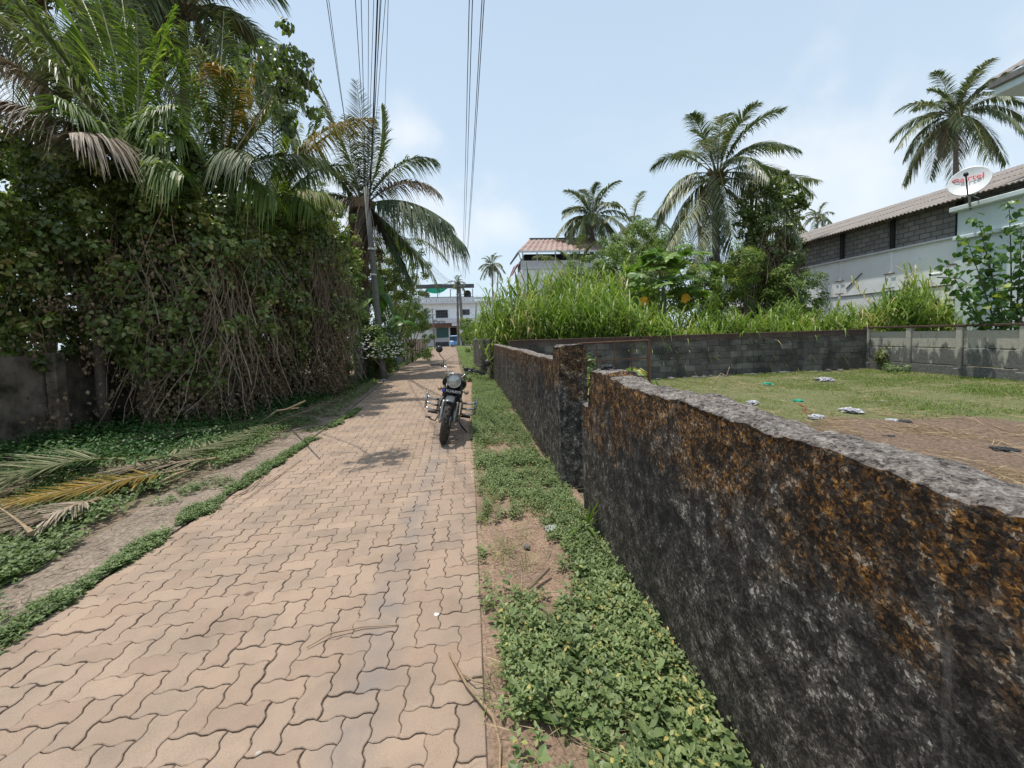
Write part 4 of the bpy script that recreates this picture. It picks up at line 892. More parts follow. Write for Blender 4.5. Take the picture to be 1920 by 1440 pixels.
shrubs([
 ('dark leafy tree standing just behind the palm over the lane', 735, 505, 20.5, (1.7,1.5,2.1), 16000, T_OVAL, .10, 'creeper', dict(seed=71, cat='tree', name='tree', tint=(.45,.3))),
 ('dark tree rising behind the flowering bush', 640, 520, 17.5, (1.3,1.3,2.0), 10000, T_OVAL, .10, 'bush', dict(seed=72, cat='tree', name='tree', tint=(.4,.3))),
 ('bright bamboo-like shrub peeping over the creepers by the large palm', 572, 385, 13.0, (.95,.9,.7), 7000, T_LONG, .13, 'yellowtip', dict(seed=73, cat='shrub', name='shrub', tint=(.45,.2))),
 ('low shrub hanging over the slat fence', 770, 600, 26, (1.6,1.4,1.0), 7000, T_OVAL, .10, 'bush', dict(seed=74, tint=(.5,.25))),
 ('tall green tree mass left of the largest right palm', 1185, 485, 23.5, (2.6,1.8,2.1), 18000, T_OVAL, .13, 'bush', dict(seed=75, cat='tree', name='tree', clump=.42)),
 ('deep green bush below the tall tree mass', 1135, 535, 21.0, (2.6,1.5,2.0), 14000, T_OVAL, .12, 'bush', dict(seed=76, tint=(.35,.2), clump=.4)),
 ('dark undergrowth bush behind the papaya tree', 1255, 540, 18.0, (3.2,1.2,2.0), 20000, T_OVAL, .10, 'bush', dict(seed=77, tint=(.35,.22), clump=.4)),
 ('shrub with yellow-orange leaf tips beside the largest palm trunk', 1325, 535, 15.6, (1.3,.8,1.0), 8000, T_LONG, .17, 'yellowtip', dict(seed=78, cat='shrub', name='shrub')),
 ('tall shrub with pale yellow tips against the creeper-covered tree', 1395, 505, 15.6, (.65,.6,1.2), 4500, T_LONG, .17, 'yellowtip', dict(seed=79, cat='shrub', name='shrub')),
 ('rounded light green bush at the foot of the white warehouse wall', 1490, 560, 15.6, (1.4,.9,1.3), 9000, T_OVAL, .09, 'yellowtip', dict(seed=80, tint=(.25,.2))),
 ('dark bush under the creeper-covered tree', 1400, 565, 16.4, (2.4,.8,1.5), 13000, T_OVAL, .09, 'bush', dict(seed=81, tint=(.3,.2))),
 ('leafy weed plant growing behind the rod gate', 1098, 690, 6.0, (.20,.16,.27), 800, T_OVAL, .065, 'weed', dict(seed=82, cat='plant', name='weed_plant', clump=.08, nc=18)),
 ('hedge-like bush at the far right end of the lane', 905, 612, 30, (1.6,5.0,1.0), 9000, T_OVAL, .11, 'bush', dict(seed=83, tint=(.55,.25))),
 ('bush by the kerb near the far right utility pole', 888, 622, 45, (1.3,4.0,1.0), 6000, T_OVAL, .12, 'bush', dict(seed=84, tint=(.5,.25))),
 ('small dark creeper bush in the corner where the block wall meets the precast wall', 1668, 668, 11.9, (.45,.30,.42), 1600, T_OVAL, .07, 'creeper', dict(seed=85, clump=.14, nc=26)),
 ('twiggy weed clump at the corner of the yard grass', 1695, 692, 11.2, (.75,.35,.16), 1600, T_OVAL, .05, 'weed', dict(seed=86, clump=.12, cat='plant', name='weed_plant', trunk=False, nc=26)),
 ('tree rounding up beyond the left fence near the far building', 745, 560, 34, (2.2,2.0,2.4), 9000, T_OVAL, .15, 'bush', dict(seed=87, cat='tree', name='tree', clump=.45, tint=(.4,.25))),
 ('grey-green tree far behind the sparse palm', 1225, 470, 40, (4.0,2.5,2.6), 9000, T_OVAL, .22, 'creeper', dict(seed=88, cat='tree', name='tree', clump=.7, tint=(.6,.25))),
])
bush('mound of pale broad-leaved creeper seen through the rod gate', A3(1150,738,5.7), (.62,.7,.30), 1500, T_HEART, .15, 'weed', seed=92, up=1.2, clump=.12, tint=(.85,.12), cat='plant', name='creeper_mound', nc=70)
# creeper-covered tree on the right
creeper_tree('tall creeper-covered tree with brown hanging stems beside the largest palm', at(1440,500,17).x, 17.0, at(1440,352,17).z, 1.12, 1.0, 9500, size=.10, low=3.6, seed=91, group=None, dense_dry=3.2, leafy=2.6)
# heart-leaved sapling by the green house
def sapling():
    base = at(1895,606,9.9); base.z = 0; root = thing('heart_leaf_sapling', 'large-leaved sapling growing against the pale green house wall', 'tree', base)
    tips = [at(1892,385,9.7), at(1835,415,9.7), at(1815,455,9.6), at(1775,498,9.3), at(1800,540,9.4), at(1850,470,9.5), at(1915,430,9.4), at(1925,500,9.3), at(1870,540,9.2), at(1945,400,9.6), at(1960,520,9.3)]
    mb = MB(); P_ = []; root_z = base+Vector((0,0,1.0))
    for t_ in tips:
        m_ = base.lerp(t_, .5)+Vector((.15,0,-.1)); pts = [Vector(p) for p in bez(base, m_, t_, 14)]; mb.tube(pts, [.03*(1-.07*i)+.004 for i in range(14)], 6)
        for i in range(5, 14):
            for k in range(10 if i > 7 else 5): P_.append(pts[i] + Vector((random.gauss(0,.13), random.gauss(0,.13), random.gauss(0,.10))))
    mb.build('stems', M['bark'], root)
    n = len(P_); leaves('leaves', T_HEART, np.array(P_), unit(n)+np.array([0,0,-.5]), unit(n)*.6+np.array([0,-.2,.8]), rng.uniform(.10,.19,n), np.clip(rng.normal(.5,.25,n),0,1), M['heart'], root)
sapling()
# papaya tree with spoked lobed leaves
def papaya():
    c = at(1243,528,15.0); base = Vector((c.x, c.y, 0)); root = thing('papaya_tree', 'papaya tree with pale trunk and an umbrella of lobed leaves, two of them yellow', 'tree', base)
    mb = MB(); mb.tube([base, base.lerp(c,.5)+Vector((.03,0,0)), c], [.10,.085,.06], 10); mb.build('trunk', M['pole'], root, smooth=True)
    V, Fs, Ts, n0 = [], [], [], 0; mb = MB()
    for k in range(60):
        az = k*2.4; el = random.uniform(-.5, 1.25); Lp = random.uniform(.8, 1.6)*(1 if el < .8 else .7)
        e = c+Vector((0,0,.1+random.random()*.2)) + Vector((math.cos(az)*math.cos(el), math.sin(az)*math.cos(el), math.sin(el)))*Lp
        mb.tube([c+Vector((0,0,.05)), (c+e)/2+Vector((0,0,.08)), e], .009, 4, cap=False)
        nn = np.array([random.gauss(0,.35)+math.cos(az)*.4, random.gauss(0,.35)+math.sin(az)*.4, 1]); out = np.array([math.cos(az), math.sin(az), -.25])
        tn = random.uniform(.2,.9)
        if k in (5, 17): e = at(1207 if k == 5 else 1285, 556 if k == 5 else 550, 14.2); tn = 1.0; out = np.array([.1,0,-1]); nn = np.array([.1,-1,.2])
        s = np.cross(nn, out); s /= np.linalg.norm(s); o2 = out/np.linalg.norm(out)
        lb = []
        for j in range(9):
            a = R(-140+35*j); a *= (1 if tn < 1 else .30); lb.append(o2*math.cos(a)+s*math.sin(a))
        lb = np.array(lb); v_, f_, t_ = leaf_arrays(T_OVAL, np.repeat([list(e)], 9, 0), lb+np.array([0,0,-.12]), np.repeat([nn], 9, 0), np.full(9, .42 if tn < 1 else .36)*rng.uniform(.7,1.1,9), np.full(9, tn))
        V.append(v_); Fs.append(f_+n0); Ts.append(t_); n0 += len(v_)
    mb.build('leaf_stalks', M['rachis'], root); obj('leaves', np_mesh('leaves', np.concatenate(V), np.concatenate(Fs), M['papaya'], np.concatenate(Ts)), root)
papaya()
# banana plants
def banana(label, base, leaves_, group='banana plants'):
    root = thing('banana_plant', label, 'banana plant', base, group); b = Vector(base)
    top = b+Vector((0,0,leaves_[0][0][2]*.55)); mb = MB(); mb.tube([b, b.lerp(top,.5), top], [.12,.09,.05], 8); mb.build('stem', M['rachis'], root, smooth=True)
    for (tip, mid, wd) in leaves_:
        C_ = bez(top, mid, tip, 26); T_ = np.gradient(C_, axis=0); T_ /= np.linalg.norm(T_, axis=1, keepdims=True); V = []; n = 26
        ref = np.cross(T_[n//2], np.array([0,0,1.0])); ref /= np.linalg.norm(ref)+1e-6
        for i in range(n):
            q = i/(n-1); wv = wd*(math.sin(math.pi*min(1, max(0, (q-.22)/.78))**.8) if q > .22 else 0)+.012; s = np.cross(T_[i], np.array([0,0,1.0])); s = s if np.linalg.norm(s) > .2 else ref; s = s/np.linalg.norm(s)
            if s @ ref < 0: s = -s
            up_ = np.cross(s, T_[i]); rip = wv*(1-.12*random.random()*(i % 3 == 0))
            for a, u_ in ((-1,-.35),(-.5,-.02),(0,0),(.5,-.02),(1,-.35)): V.append(C_[i] + s*rip*a + up_*abs(wv)*u_*.9)
        Fq = [(i*5+k, i*5+k+1, (i+1)*5+k+1, (i+1)*5+k) for i in range(n-1) for k in range(4)]
        obj('leaf', np_mesh('leaf', V, Fq, M['banana'], np.full(len(V), random.uniform(.25,.9)), True), root)
b0 = at(668,640,13.9)
banana('banana plant poking one torn glossy leaf out beside the withered creeper', (b0.x-.5, 13.9, 0), [(at(688,597,13.0), at(660,560,13.4), .20), (at(640,520,14.5), at(640,560,14.2), .2), (at(700,560,14.5), at(680,550,14.2), .2)])
b0 = at(715,640,17.5)
banana('banana plant with tall dark leaves hanging behind the flowering bush', (b0.x, 17.5, 0), [(at(742,600,17.0), at(712,480,17.2), .36), (at(690,590,17.5), at(700,490,17.5), .34), (at(760,610,18), at(735,560,17.8), .3), (at(705,500,18), at(708,540,17.8), .3), (at(785,615,19), at(750,575,18.5), .28)])
b0 = at(985,600,15.5)
banana('banana plant with upright folded leaf standing out of the tall grass', (b0.x, 15.5, 0), [(at(986,488,15.5), at(992,540,15.5), .16), (at(965,505,15.7), at(975,540,15.6), .15), (at(1025,545,15.4), at(1005,530,15.5), .16), (at(950,525,15.8), at(965,540,15.6), .15), (at(1010,505,15.7), at(1002,540,15.6), .13)])

# ------------------------------------------------------------------ tall grass behind the block wall
def tall_grass(name, label, x0, x1, hfun, yfun, nculm, seed, depth=3.0, dens_front=1.4, wid=.034):
    global rng; rng = np.random.default_rng(seed)
    px = rng.uniform(x0, x1, nculm); q = rng.random(nculm)**dens_front; P_ = []; Dd = []; Ln = []; Wd = []; Dr = []; Tn = []
    for x, qq in zip(px, q):
        Y = yfun(x) + depth*qq; g = at(float(x), 640, float(Y)); h = hfun(x)*rng.uniform(.45, 1.08)*(.75+.35*qq)*(1+.55*noise.noise((x*.035, float(qq)*2, seed)))
        az0 = rng.uniform(0, 6.28); ln = rng.normal(0, .14, 2); patch = noise.noise((g.x*.9, g.y*.9, seed))*.55
        nb = int(6+h*5)
        for k in range(nb):
            z = h*(.12+.75*k/nb); az = az0 + (k % 2)*math.pi + rng.normal(0,.5)
            P_.append((g.x+ln[0]*z, g.y+ln[1]*z, z)); L_ = rng.uniform(.6, 1.25); Dd.append((math.cos(az)*.55, math.sin(az)*.55, rng.uniform(.75,1.5))); Ln.append(L_); Wd.append(wid*rng.uniform(.6,1.2)); Dr.append(rng.uniform(.25,1.15))
            Tn.append(np.clip(rng.normal(.50+patch, .22) + (.45 if rng.random() < (.35 if k < nb*.3 else .07) else 0), 0, 1))
    V, Fq, k = strips(np.array(P_), np.array(Dd), np.array(Ln), np.array(Wd), np.array(Dr), 5)
    me = np_mesh(name, V, Fq, M['tallgrass'], np.repeat(Tn, k)); o = obj(name, me); tag(o, label, 'grass', kind='stuff')
yw = lambda x: float(np.interp(x, [890, 924, 932, 1180, 1680, 1800], [20.5, 20.0, 13.2, 12.3, 13.0, 13.0]))
tall_grass('tall_grass', 'tall bright elephant grass spilling over the left half of the block wall', 895, 1240, lambda x: float(np.interp(x, [895,925,1000,1080,1120,1180,1240], [2.2,3.1,3.3,3.4,4.0,3.1,2.3])), yw, 2100, 101, 3.2, wid=.052)
tall_grass('tall_grass', 'low drooping green grass along the middle of the block wall', 1200, 1520, lambda x: float(np.interp(x, [1200,1260,1330,1400,1520], [2.3,1.9,2.4,2.0,2.1])), yw, 1300, 102, 1.8, wid=.048)
tall_grass('tall_grass', 'tall green grass between the white warehouse wall and the yard corner', 1450, 1795, lambda x: float(np.interp(x, [1450,1550,1650,1700,1760,1795], [1.7,2.0,2.6,3.5,2.9,2.9])), lambda x: 12.9, 1600, 103, 1.7, wid=.05)
# ------------------------------------------------------------------ ground cover
def scatter_weeds(name, label, pts, h, size, mat, seed, per=7, T=T_OVAL, tint=(.5,.22), spread=.03):
    "little upright shoots, each a whorl of paired leaves getting smaller towards the tip"
    global rng; rng = np.random.default_rng(seed); n = len(pts); P_, D, Nn, S, Tn = [], [], [], [], []
    pts = np.asarray(pts); hh = h*rng.uniform(.35, 1.0, n); lean = rng.normal(0, .35, (n,2))
    for k in range(per):
        q = k/(per-1); az = rng.uniform(0, 6.28, n) if k == 0 else az + math.pi + (math.pi/2 if k % 2 == 0 else 0)
        z = hh*(.25+.75*(k//2*2)/(per-1)); p = pts + np.stack([lean[:,0]*z, lean[:,1]*z, z], 1)
        d = np.stack([np.cos(az), np.sin(az), .15+.5*q+rng.normal(0,.2,n)], 1)
        P_.append(p + d*.004); D.append(d); Nn.append(np.stack([-np.cos(az)*.3, -np.sin(az)*.3, np.ones(n)], 1)+rng.normal(0,.25,(n,3)))
        S.append(size*(1.05-.6*q)*rng.uniform(.7,1.25,n)); Tn.append(np.clip(rng.normal(tint[0],tint[1]*.6,n)+.2*(q-.5),0,1))
    o = leaves(name, T, np.concatenate(P_), np.concatenate(D), np.concatenate(Nn), np.concatenate(S), np.concatenate(Tn), M[mat])
    return tag(o, label, 'weeds', kind='stuff')
def rand_pts(n, x0, x1, y0, y1, f=None, seed=0, z=0.0):
    r2 = np.random.default_rng(seed); out = []
    while len(out) < n:
        x = r2.uniform(x0, x1); y = r2.uniform(y0, y1)
        if f is None or r2.random() < f(x, y): out.append((x, y, z))
    return out
nz = lambda x, y, s=2.0, o=0: noise.noise((x*s, y*s, o))
def f_right(x, y):      # low weeds between lane and wall, thinning out round a sandy patch
    bare = math.hypot((x-.30)/.30, (y-2.72)/.62) + .55*nz(x,y,3.2,1) + .3*nz(x,y,9,2)
    d = min(1, max(0, (bare-.78)*3)) * min(1, .58+.9*nz(x,y,2.6,3)+.5*nz(x,y,8,5)+max(0,(x-.35))*.9)
    if x < .12+.08*nz(0,y,3,4): d *= .35+.5*nz(0,y,5,6)
    return max(0, min(1, d))
p = [q for q in rand_pts(1350, .04, .88, .9, 2.2, f_right, 1)]
scatter_weeds('verge_weeds', 'low leafy green weeds at the foot of the nearest wall', p, .12, .043, 'weed', 111, per=10, tint=(.60,.32))
scatter_weeds('verge_weeds', 'larger soft leaves standing among the low weeds by the nearest wall', rand_pts(90, .15, .86, 1.0, 2.4, f_right, 31), .15, .07, 'weed', 211, per=7, tint=(.42,.3))
p = rand_pts(1900, .0, .86, 2.2, 4.6, f_right, 2)
scatter_weeds('verge_weeds', 'low pale green weeds spreading before the square gate pillar', p, .11, .034, 'weed', 112, per=8, T=T_LEAF4)
p = rand_pts(6500, -.05, .76, 4.5, 13.5, lambda x,y: max(0,min(1,(.60+nz(x,y,1.6)*1.5)*(1 if x > lane_x(y)[1]+.02 else 0))), 3)
scatter_weeds('verge_weeds', 'long strip of low weeds between the motorcycle and the lichen-stained wall', p, .13, .045, 'weed', 113, per=6, T=T_LEAF4)
p = rand_pts(7000, -3.0, 1.2, 13.5, 60, lambda x,y: max(0,min(1,1.2-(x-lane_x(y)[1])*.8)) if x > lane_x(y)[1]+.15 and (y > 19.6 or x < .66-(y-13.5)*.095) else 0, 4)
scatter_weeds('verge_weeds', 'weedy right verge of the lane towards the far building', p, .28, .11, 'weed', 114, per=6, T=T_LEAF4, tint=(.6,.25))
# left: weed line at the kerb, leafy band, dark undergrowth
p = rand_pts(2300, -2.62, -2.36, 1.8, 9, lambda x,y: 1 if nz(0,y,1.1,7) > -.12 and abs(x+2.49) < .13*(.6+nz(0,y,3,2)) else 0, 5)
scatter_weeds('kerb_weeds', 'thin weed line between the paving and the worn concrete strip', p, .06, .035, 'weed', 115, per=7, T=T_LEAF4, tint=(.35,.2))
def f_left(x, y): 
    edge = -3.05 - .25*nz(0,y,1.2,9)
    return 0 if x > edge else max(0, min(1, .55+nz(x,y,1.5)*1.6))
p = rand_pts(7500, -5.4, -2.8, 2.0, 8.6, f_left, 6)
scatter_weeds('undergrowth', 'green creeping weeds between the fallen fronds and the concrete strip', p, .12, .055, 'weed', 116, per=6, T=T_LEAF4, tint=(.35,.22))
p = rand_pts(9000, -8.0, -3.6, 5.0, 16, lambda x,y: 1 if x < -3.75-(0.7 if y < 9 else 0) else .25, 7)
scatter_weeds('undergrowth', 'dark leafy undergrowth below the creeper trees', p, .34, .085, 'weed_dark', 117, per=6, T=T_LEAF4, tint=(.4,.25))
p = rand_pts(5200, -8, -2.6, 8.4, 60, lambda x,y: max(0,min(1,1-(lane_x(y)[0]-.15-x)*.6)) if x < lane_x(y)[0]-.12 else 0, 8)
scatter_weeds('verge_weeds', 'grassy left verge along the slat fence', p, .16, .07, 'weed', 118, per=6, T=T_LEAF4, tint=(.55,.25))
# yard grass, straw
def yard_patch(x, y): return math.hypot((x-5.6)/3.0, (y-4.2)/1.75) + .9*(.5+.5*nz(x,y,1.1)) - .45
def blades(name, label, n, x0, x1, y0, y1, f, h, wd, mat, seed, flat=False, tint=(.5,.25)):
    global rng; P_ = np.array(rand_pts(n, x0, x1, y0, y1, f, seed, .02)); rng = np.random.default_rng(seed); n = len(P_)
    P_[:,2] += .0; az = rng.uniform(0,6.28,n); el = rng.uniform(.0,.25,n) if flat else rng.uniform(.5,1.4,n)
    if flat: P_[:,2] += rng.uniform(0,.03,n)
    d = np.stack([np.cos(az)*np.cos(el), np.sin(az)*np.cos(el), np.sin(el)], 1)
    V, Fq, k = strips(P_, d, h*rng.uniform(.4,1.2,n), np.full(n, wd)*rng.uniform(.6,1.2,n), rng.uniform(.0,.12,n) if flat else rng.uniform(.2,.9,n), 2, side=unit(n) if flat else None)
    return tag(obj(name, np_mesh(name, V, Fq, M[mat], np.repeat(np.clip(rng.normal(tint[0],tint[1],n),0,1), k))), label, 'grass' if not flat else 'straw', kind='stuff')
fy = lambda x, y: max(0, min(1, (yard_patch(x,y)-.85)*4))*max(.06, min(1, .55+nz(x,y,.9,5)*1.3+nz(x,y,3.1,6)*1.1))
blades('yard_grass', 'short patchy green grass covering the walled yard', 80000, 1.2, 13.2, 2.4, 12.2, fy, .085, .010, 'grass', 121, tint=(.45,.25))
blades('yard_grass', 'thicker brighter grass near the stained precast wall', 22000, 7.5, 13.2, 5.5, 12.3, lambda x,y: max(0,min(1,.3+nz(x,y,.7,8)*1.6)), .12, .014, 'grass', 122, tint=(.38,.2))
blades('straw_litter', 'dry straw scattered over the trampled dirt patch in the yard', 3600, 2.5, 9.5, 2.2, 7, lambda x,y: max(0,min(1,(1.25-yard_patch(x,y))*2))*max(.03,min(1,nz(x,y,1.7,21)*2.4)), .30, .007, 'straw', 123, flat=True)
blades('straw_litter', 'pale straw strewn across the yard grass', 5200, 1.3, 13, 3, 12, lambda x,y: max(0,min(1,.35+nz(x,y,.8,2)*1.6)), .30, .008, 'straw', 124, flat=True, tint=(.7,.2))
blades('straw_litter', 'bits of dry stalk along the right edge of the paving', 700, -.03, .5, 1.0, 5, lambda x,y: .9 if x < .14 else .45, .10, .0035, 'straw', 125, flat=True)
blades('straw_litter', 'dry stalks caught among the weeds along the nearest wall', 1500, .05, .85, 1.0, 6, lambda x,y: .7, .16, .004, 'straw', 135, flat=True)
blades('grass_tufts', 'thin pale grass blades poking through the right verge weeds', 1500, .0, .85, 1.0, 9, lambda x,y: max(.05,min(1,nz(x,y,3,11)*2.2)), .17, .006, 'grass', 137, tint=(.6,.3))
blades('leaf_litter', 'dry twigs and leaf litter below the creepers', 3800, -6.0, -2.7, 4.5, 12.5, lambda x,y: 1 if x < lane_x(y)[0]-.35 else .15, .28, .010, 'palm_dry', 126, flat=True, tint=(.35,.3))
blades('leaf_litter', 'dry leaf scraps and twigs on the worn concrete strip', 900, -3.15, -2.5, 1.8, 9, lambda x,y: max(.1,min(1,.3+nz(x,y,2,31)*2)), .10, .008, 'palm_dry', 136, flat=True)
scatter_weeds('kerb_weeds', 'stray weeds breaking through the worn concrete strip', rand_pts(420, -3.15, -2.5, 1.8, 9, lambda x,y: max(0,min(1,nz(x,y,1.9,33)*3-.25)), 35), .07, .04, 'weed', 215, per=6, T=T_LEAF4, tint=(.35,.25))
blades('grass_tufts', 'thin grass tufts growing in the paving edge', 900, -.02, .16, 1.2, 9, lambda x,y: max(0,min(1,nz(x,y,4,1)*2)), .09, .005, 'grass', 127)
T_l = np.array(rand_pts(1300, 1.25, 2.2, 4.4, 7.6, lambda x,y: 1 if nz(x,y,1.4) > -.2 else .2, 12)); 
scatter_weeds('yard_weeds', 'pale broad-leaved weeds in the yard just behind the rod gate', T_l, .30, .12, 'weed', 128, per=6, tint=(.72,.15))
scatter_weeds('yard_weeds', 'bright leafy weeds by the litter in the yard', rand_pts(420, 2.6, 4.0, 5.0, 6.6, lambda x,y: 1 if math.hypot((x-3.4)/.6,(y-5.7)/.6) < 1+nz(x,y,3)*.8 else 0, 13), .22, .11, 'weed', 129, per=6, tint=(.6,.15))

# ------------------------------------------------------------------ fallen fronds, sticks, litter
def fallen(label, pts, mat, rm, **k):
    p0, p1, p2 = [Vector(p) for p in pts]; kw = dict(nl=70, ll=.55, lw=.022, droop=.12, lift=.12, ragged=.12, rr=.014); kw.update(k)
    me = frond_mesh(p0, p1, p2, M[mat], M[rm], **kw)
    co = np.empty(len(me.vertices)*3, np.float32); me.vertices.foreach_get('co', co); co = co.reshape(-1,3); co[:,2] = np.maximum(co[:,2], .015+.03*np.random.default_rng(1).random(len(co))); me.vertices.foreach_set('co', co.ravel()); me.update()
    return tag(obj('fallen_frond', me), label, 'palm frond', 'fallen palm fronds on the left verge')
fallen('fallen green palm frond lying at the foot of the old mossy wall', [gnd(235,862,.12), gnd(110,850,.34), gnd(-90,935,.10)], 'palm', 'rachis', nl=95, ll=.75, tint0=.75, lw=.026, lift=.25)
fallen('fallen yellow-brown palm frond on the weeds nearest the paving', [gnd(345,880,.06), gnd(190,905,.14), gnd(-20,948,.08)], 'palm_yellow', 'rachis_dry', nl=95, ll=.5, tint0=.55)
fallen('fallen pale green frond pointing along the lane', [gnd(270,862,.12), gnd(380,850,.16), gnd(495,795,.12)], 'palm', 'rachis', nl=70, ll=.45, tint0=.85)
fallen('dried brown frond crumpled at the left edge of the photo', [gnd(60,1000,.10), gnd(20,960,.16), gnd(-40,930,.05)], 'palm_dry', 'rachis_dry', nl=60, ll=.5, lift=-.1)
fallen('dry frond lying in the leaf litter near the withered creeper', [gnd(500,800,.06), gnd(560,775,.14), gnd(640,745,.08)], 'palm_dry', 'rachis_dry', nl=50, ll=.45)
fallen('fallen brown frond half buried in the green weeds at the left', [gnd(420,858,.05), gnd(300,872,.12), gnd(150,880,.06)], 'palm_dry', 'rachis_dry', nl=60, ll=.5)
fallen('straw-coloured frond tip hanging over the weeds at lower left', [gnd(190,935,.08), gnd(110,950,.14), gnd(10,1000,.04)], 'palm_dry', 'rachis_dry', nl=60, ll=.42, tint0=.8)
fallen('olive frond lying along the foot of the creeper trees', [gnd(420,800,.10), gnd(330,815,.2), gnd(180,830,.08)], 'palm', 'rachis', nl=70, ll=.55, tint0=.8)
def stick(label, pts, r_, mat, name='stick', cat='stick'):
    mb = MB(); C_ = [Vector(p) for p in pts]; out = []
    for i in range(len(C_)-1):
        for q in (0,.33,.66): out.append(C_[i].lerp(C_[i+1], q)+Vector((0,0,.002)))
    out.append(C_[-1]); m = len(out); mb.tube(out, [r_*(.5+.6*math.sin(math.pi*(i+1)/(m+1))) for i in range(m)], 6)
    return tag(mb.build(name, M[mat], smooth=True), label, cat)
g_ = lambda x, y, z=.008: gnd(x, y, z)
stick('thin pale dry stem lying across the middle of the paving', [g_(575,1215), g_(620,1188,.02), g_(680,1176,.014), g_(748,1172)], .0035, 'rachis_dry')
stick('long flat dry stem curving along the right edge of the paving', [g_(842,1225), g_(875,1285,.02), g_(925,1345,.02), g_(938,1400,.012), g_(936,1470)], .0065, 'rachis_dry')
stick('short thin stem branching off beside the long dry stem', [g_(862,1262), g_(890,1278,.03), g_(918,1284)], .003, 'rachis_dry')
stick('curled brown twig at the right paving edge', [g_(862,1036), g_(876,1053,.02), g_(905,1045)], .003, 'rachis_dry')
stick('pale stick on the left part of the paving', [g_(435,935), g_(470,915,.03), g_(495,893)], .006, 'rachis_dry')
stick('second thin stick on the left part of the paving', [g_(455,940), g_(510,900,.02), g_(566,862)], .004, 'rachis_dry')
stick('broken pale husk on the concrete strip weeds', [g_(300,905,.05), g_(330,890,.09), g_(355,882,.06)], .016, 'rachis_dry')
stick('dead branch propped in the litter by the withered creeper', [gnd(515,775,.02), gnd(545,765,.45), gnd(572,752,.75)], .014, 'vine', cat='branch')
stick('second dead branch propped in the litter under the creepers', [gnd(480,800,.02), gnd(520,770,.35), gnd(560,765,.42)], .012, 'vine', cat='branch')
stick('flat dry leaf sheath on the sandy patch by the pillar', [gnd(990,1105,.03), gnd(1010,1085,.04), gnd(1030,1065,.06)], .012, 'palm_dry', name='leaf_sheath', cat='leaf sheath')
stick('bent twig standing in the yard grass', [at(1338,718,6.5), at(1352,700,6.7), at(1362,706,6.6), at(1368,688,6.6)], .008, 'vine', name='twig', cat='twig')
# long grass tuft leaning on the wall
def tuft(label, base, tips, wd):
    B_ = np.array([list(base)]*len(tips)); Tt = np.array([list(t_) for t_ in tips]); d = Tt-B_; ln = np.linalg.norm(d, axis=1); d[:,2] += .15*ln
    V, Fq, k = strips(B_, d, ln*1.04, np.full(len(tips), wd), np.full(len(tips), .15), 8, side=None)
    return tag(obj('grass_tuft', np_mesh('grass_tuft', V, Fq, M['tallgrass'], np.full(len(V), .35), True)), label, 'grass')
tb = gnd(1098,985,.03)
tuft('grass tuft with one broad bright blade leaning on the end of the nearest wall', tb, [at(1139,915,tb.y-.25), at(1128,950,tb.y-.2), at(1075,970,tb.y-.2), at(1148,968,tb.y-.35), at(1108,940,tb.y-.1), at(1060,1010,tb.y-.3), at(1120,1010,tb.y-.4)], .022)
def bag(label, p, s, mat, seed, cat='plastic bag', name='plastic_bag', flat=.38):
    bm = bmesh.new(); bmesh.ops.create_icosphere(bm, subdivisions=4, radius=1)
    for v in bm.verts:
        c = v.co; k = 1 + .45*noise.noise(c*1.7+Vector((seed,0,0))) + .42*noise.noise(c*5.5+Vector((0,seed,0)))
        v.co = Vector((c.x*s*k*1.25, c.y*s*k, max(-.2*s, c.z*s*k*flat)))
    me = bpy.data.meshes.new(name); bm.to_mesh(me); bm.free(); me.materials.append(M[mat]); o = obj(name, me); o.location = p; o.rotation_euler = (0,0,seed)
    return tag(o, label, cat)
bag('crumpled white plastic bag far back near the block wall', gnd(1546,712,.08), .17, 'bag_white', 1.3)
bag('round grey-white knotted bag on the edge of the trampled patch', gnd(1596,770,.06), .12, 'bag_white', 2.1)
bag('white bag with red strings left of the trampled patch', gnd(1530,782,.06), .10, 'bag_white', 3.7)
bag('small white bag half hidden in the yard weeds', gnd(1411,755,.05), .10, 'bag_white', 4.2)
bag('green plastic bag near the block wall', gnd(1440,720,.05), .09, 'bag_green', 5.2)
bag('dark green plastic scrap in the yard weeds', gnd(1496,752,.04), .08, 'bag_green', 6.2)
bag('flat white plastic scrap on the trampled dirt', gnd(1562,812,.02), .09, 'bag_white', 7.2, 'plastic scrap', 'plastic_scrap', .15)
bag('tiny white plastic scrap out in the yard grass', gnd(1655,752,.02), .05, 'bag_white', 8.2, 'plastic scrap', 'plastic_scrap', .3)
bag('white scrap near the dark lump on the trampled dirt', gnd(1672,788,.03), .07, 'bag_white', 9.2, 'plastic scrap', 'plastic_scrap', .3)
bag('striped white plastic bag at the foot of the creeper trees', gnd(366,772,.16), .17, 'bag_white', 10.2, flat=.8)
bag('white plastic scrap at the left bend of the lane', gnd(719,713,.03), .11, 'bag_white', 11.2, 'plastic scrap', 'plastic_scrap', .4)
bag('torn white paper on the sandy patch before the pillar', gnd(1036,990,.02), .045, 'bag_white', 12.2, 'paper', 'paper_scrap', .3)
bag('black lump standing in for the dark hollow in the broken end of the nearest wall', Vector((.985,2.90,1.235)), .045, 'lump_black', 13.2, 'scrap', 'scrap', .6)  # added lump, in place of the shaded hollow in the stone
bag('brown stone on the sandy patch before the pillar', gnd(988,1025,.012), .022, 'stone', 14.2, 'stone', 'stone', .6)
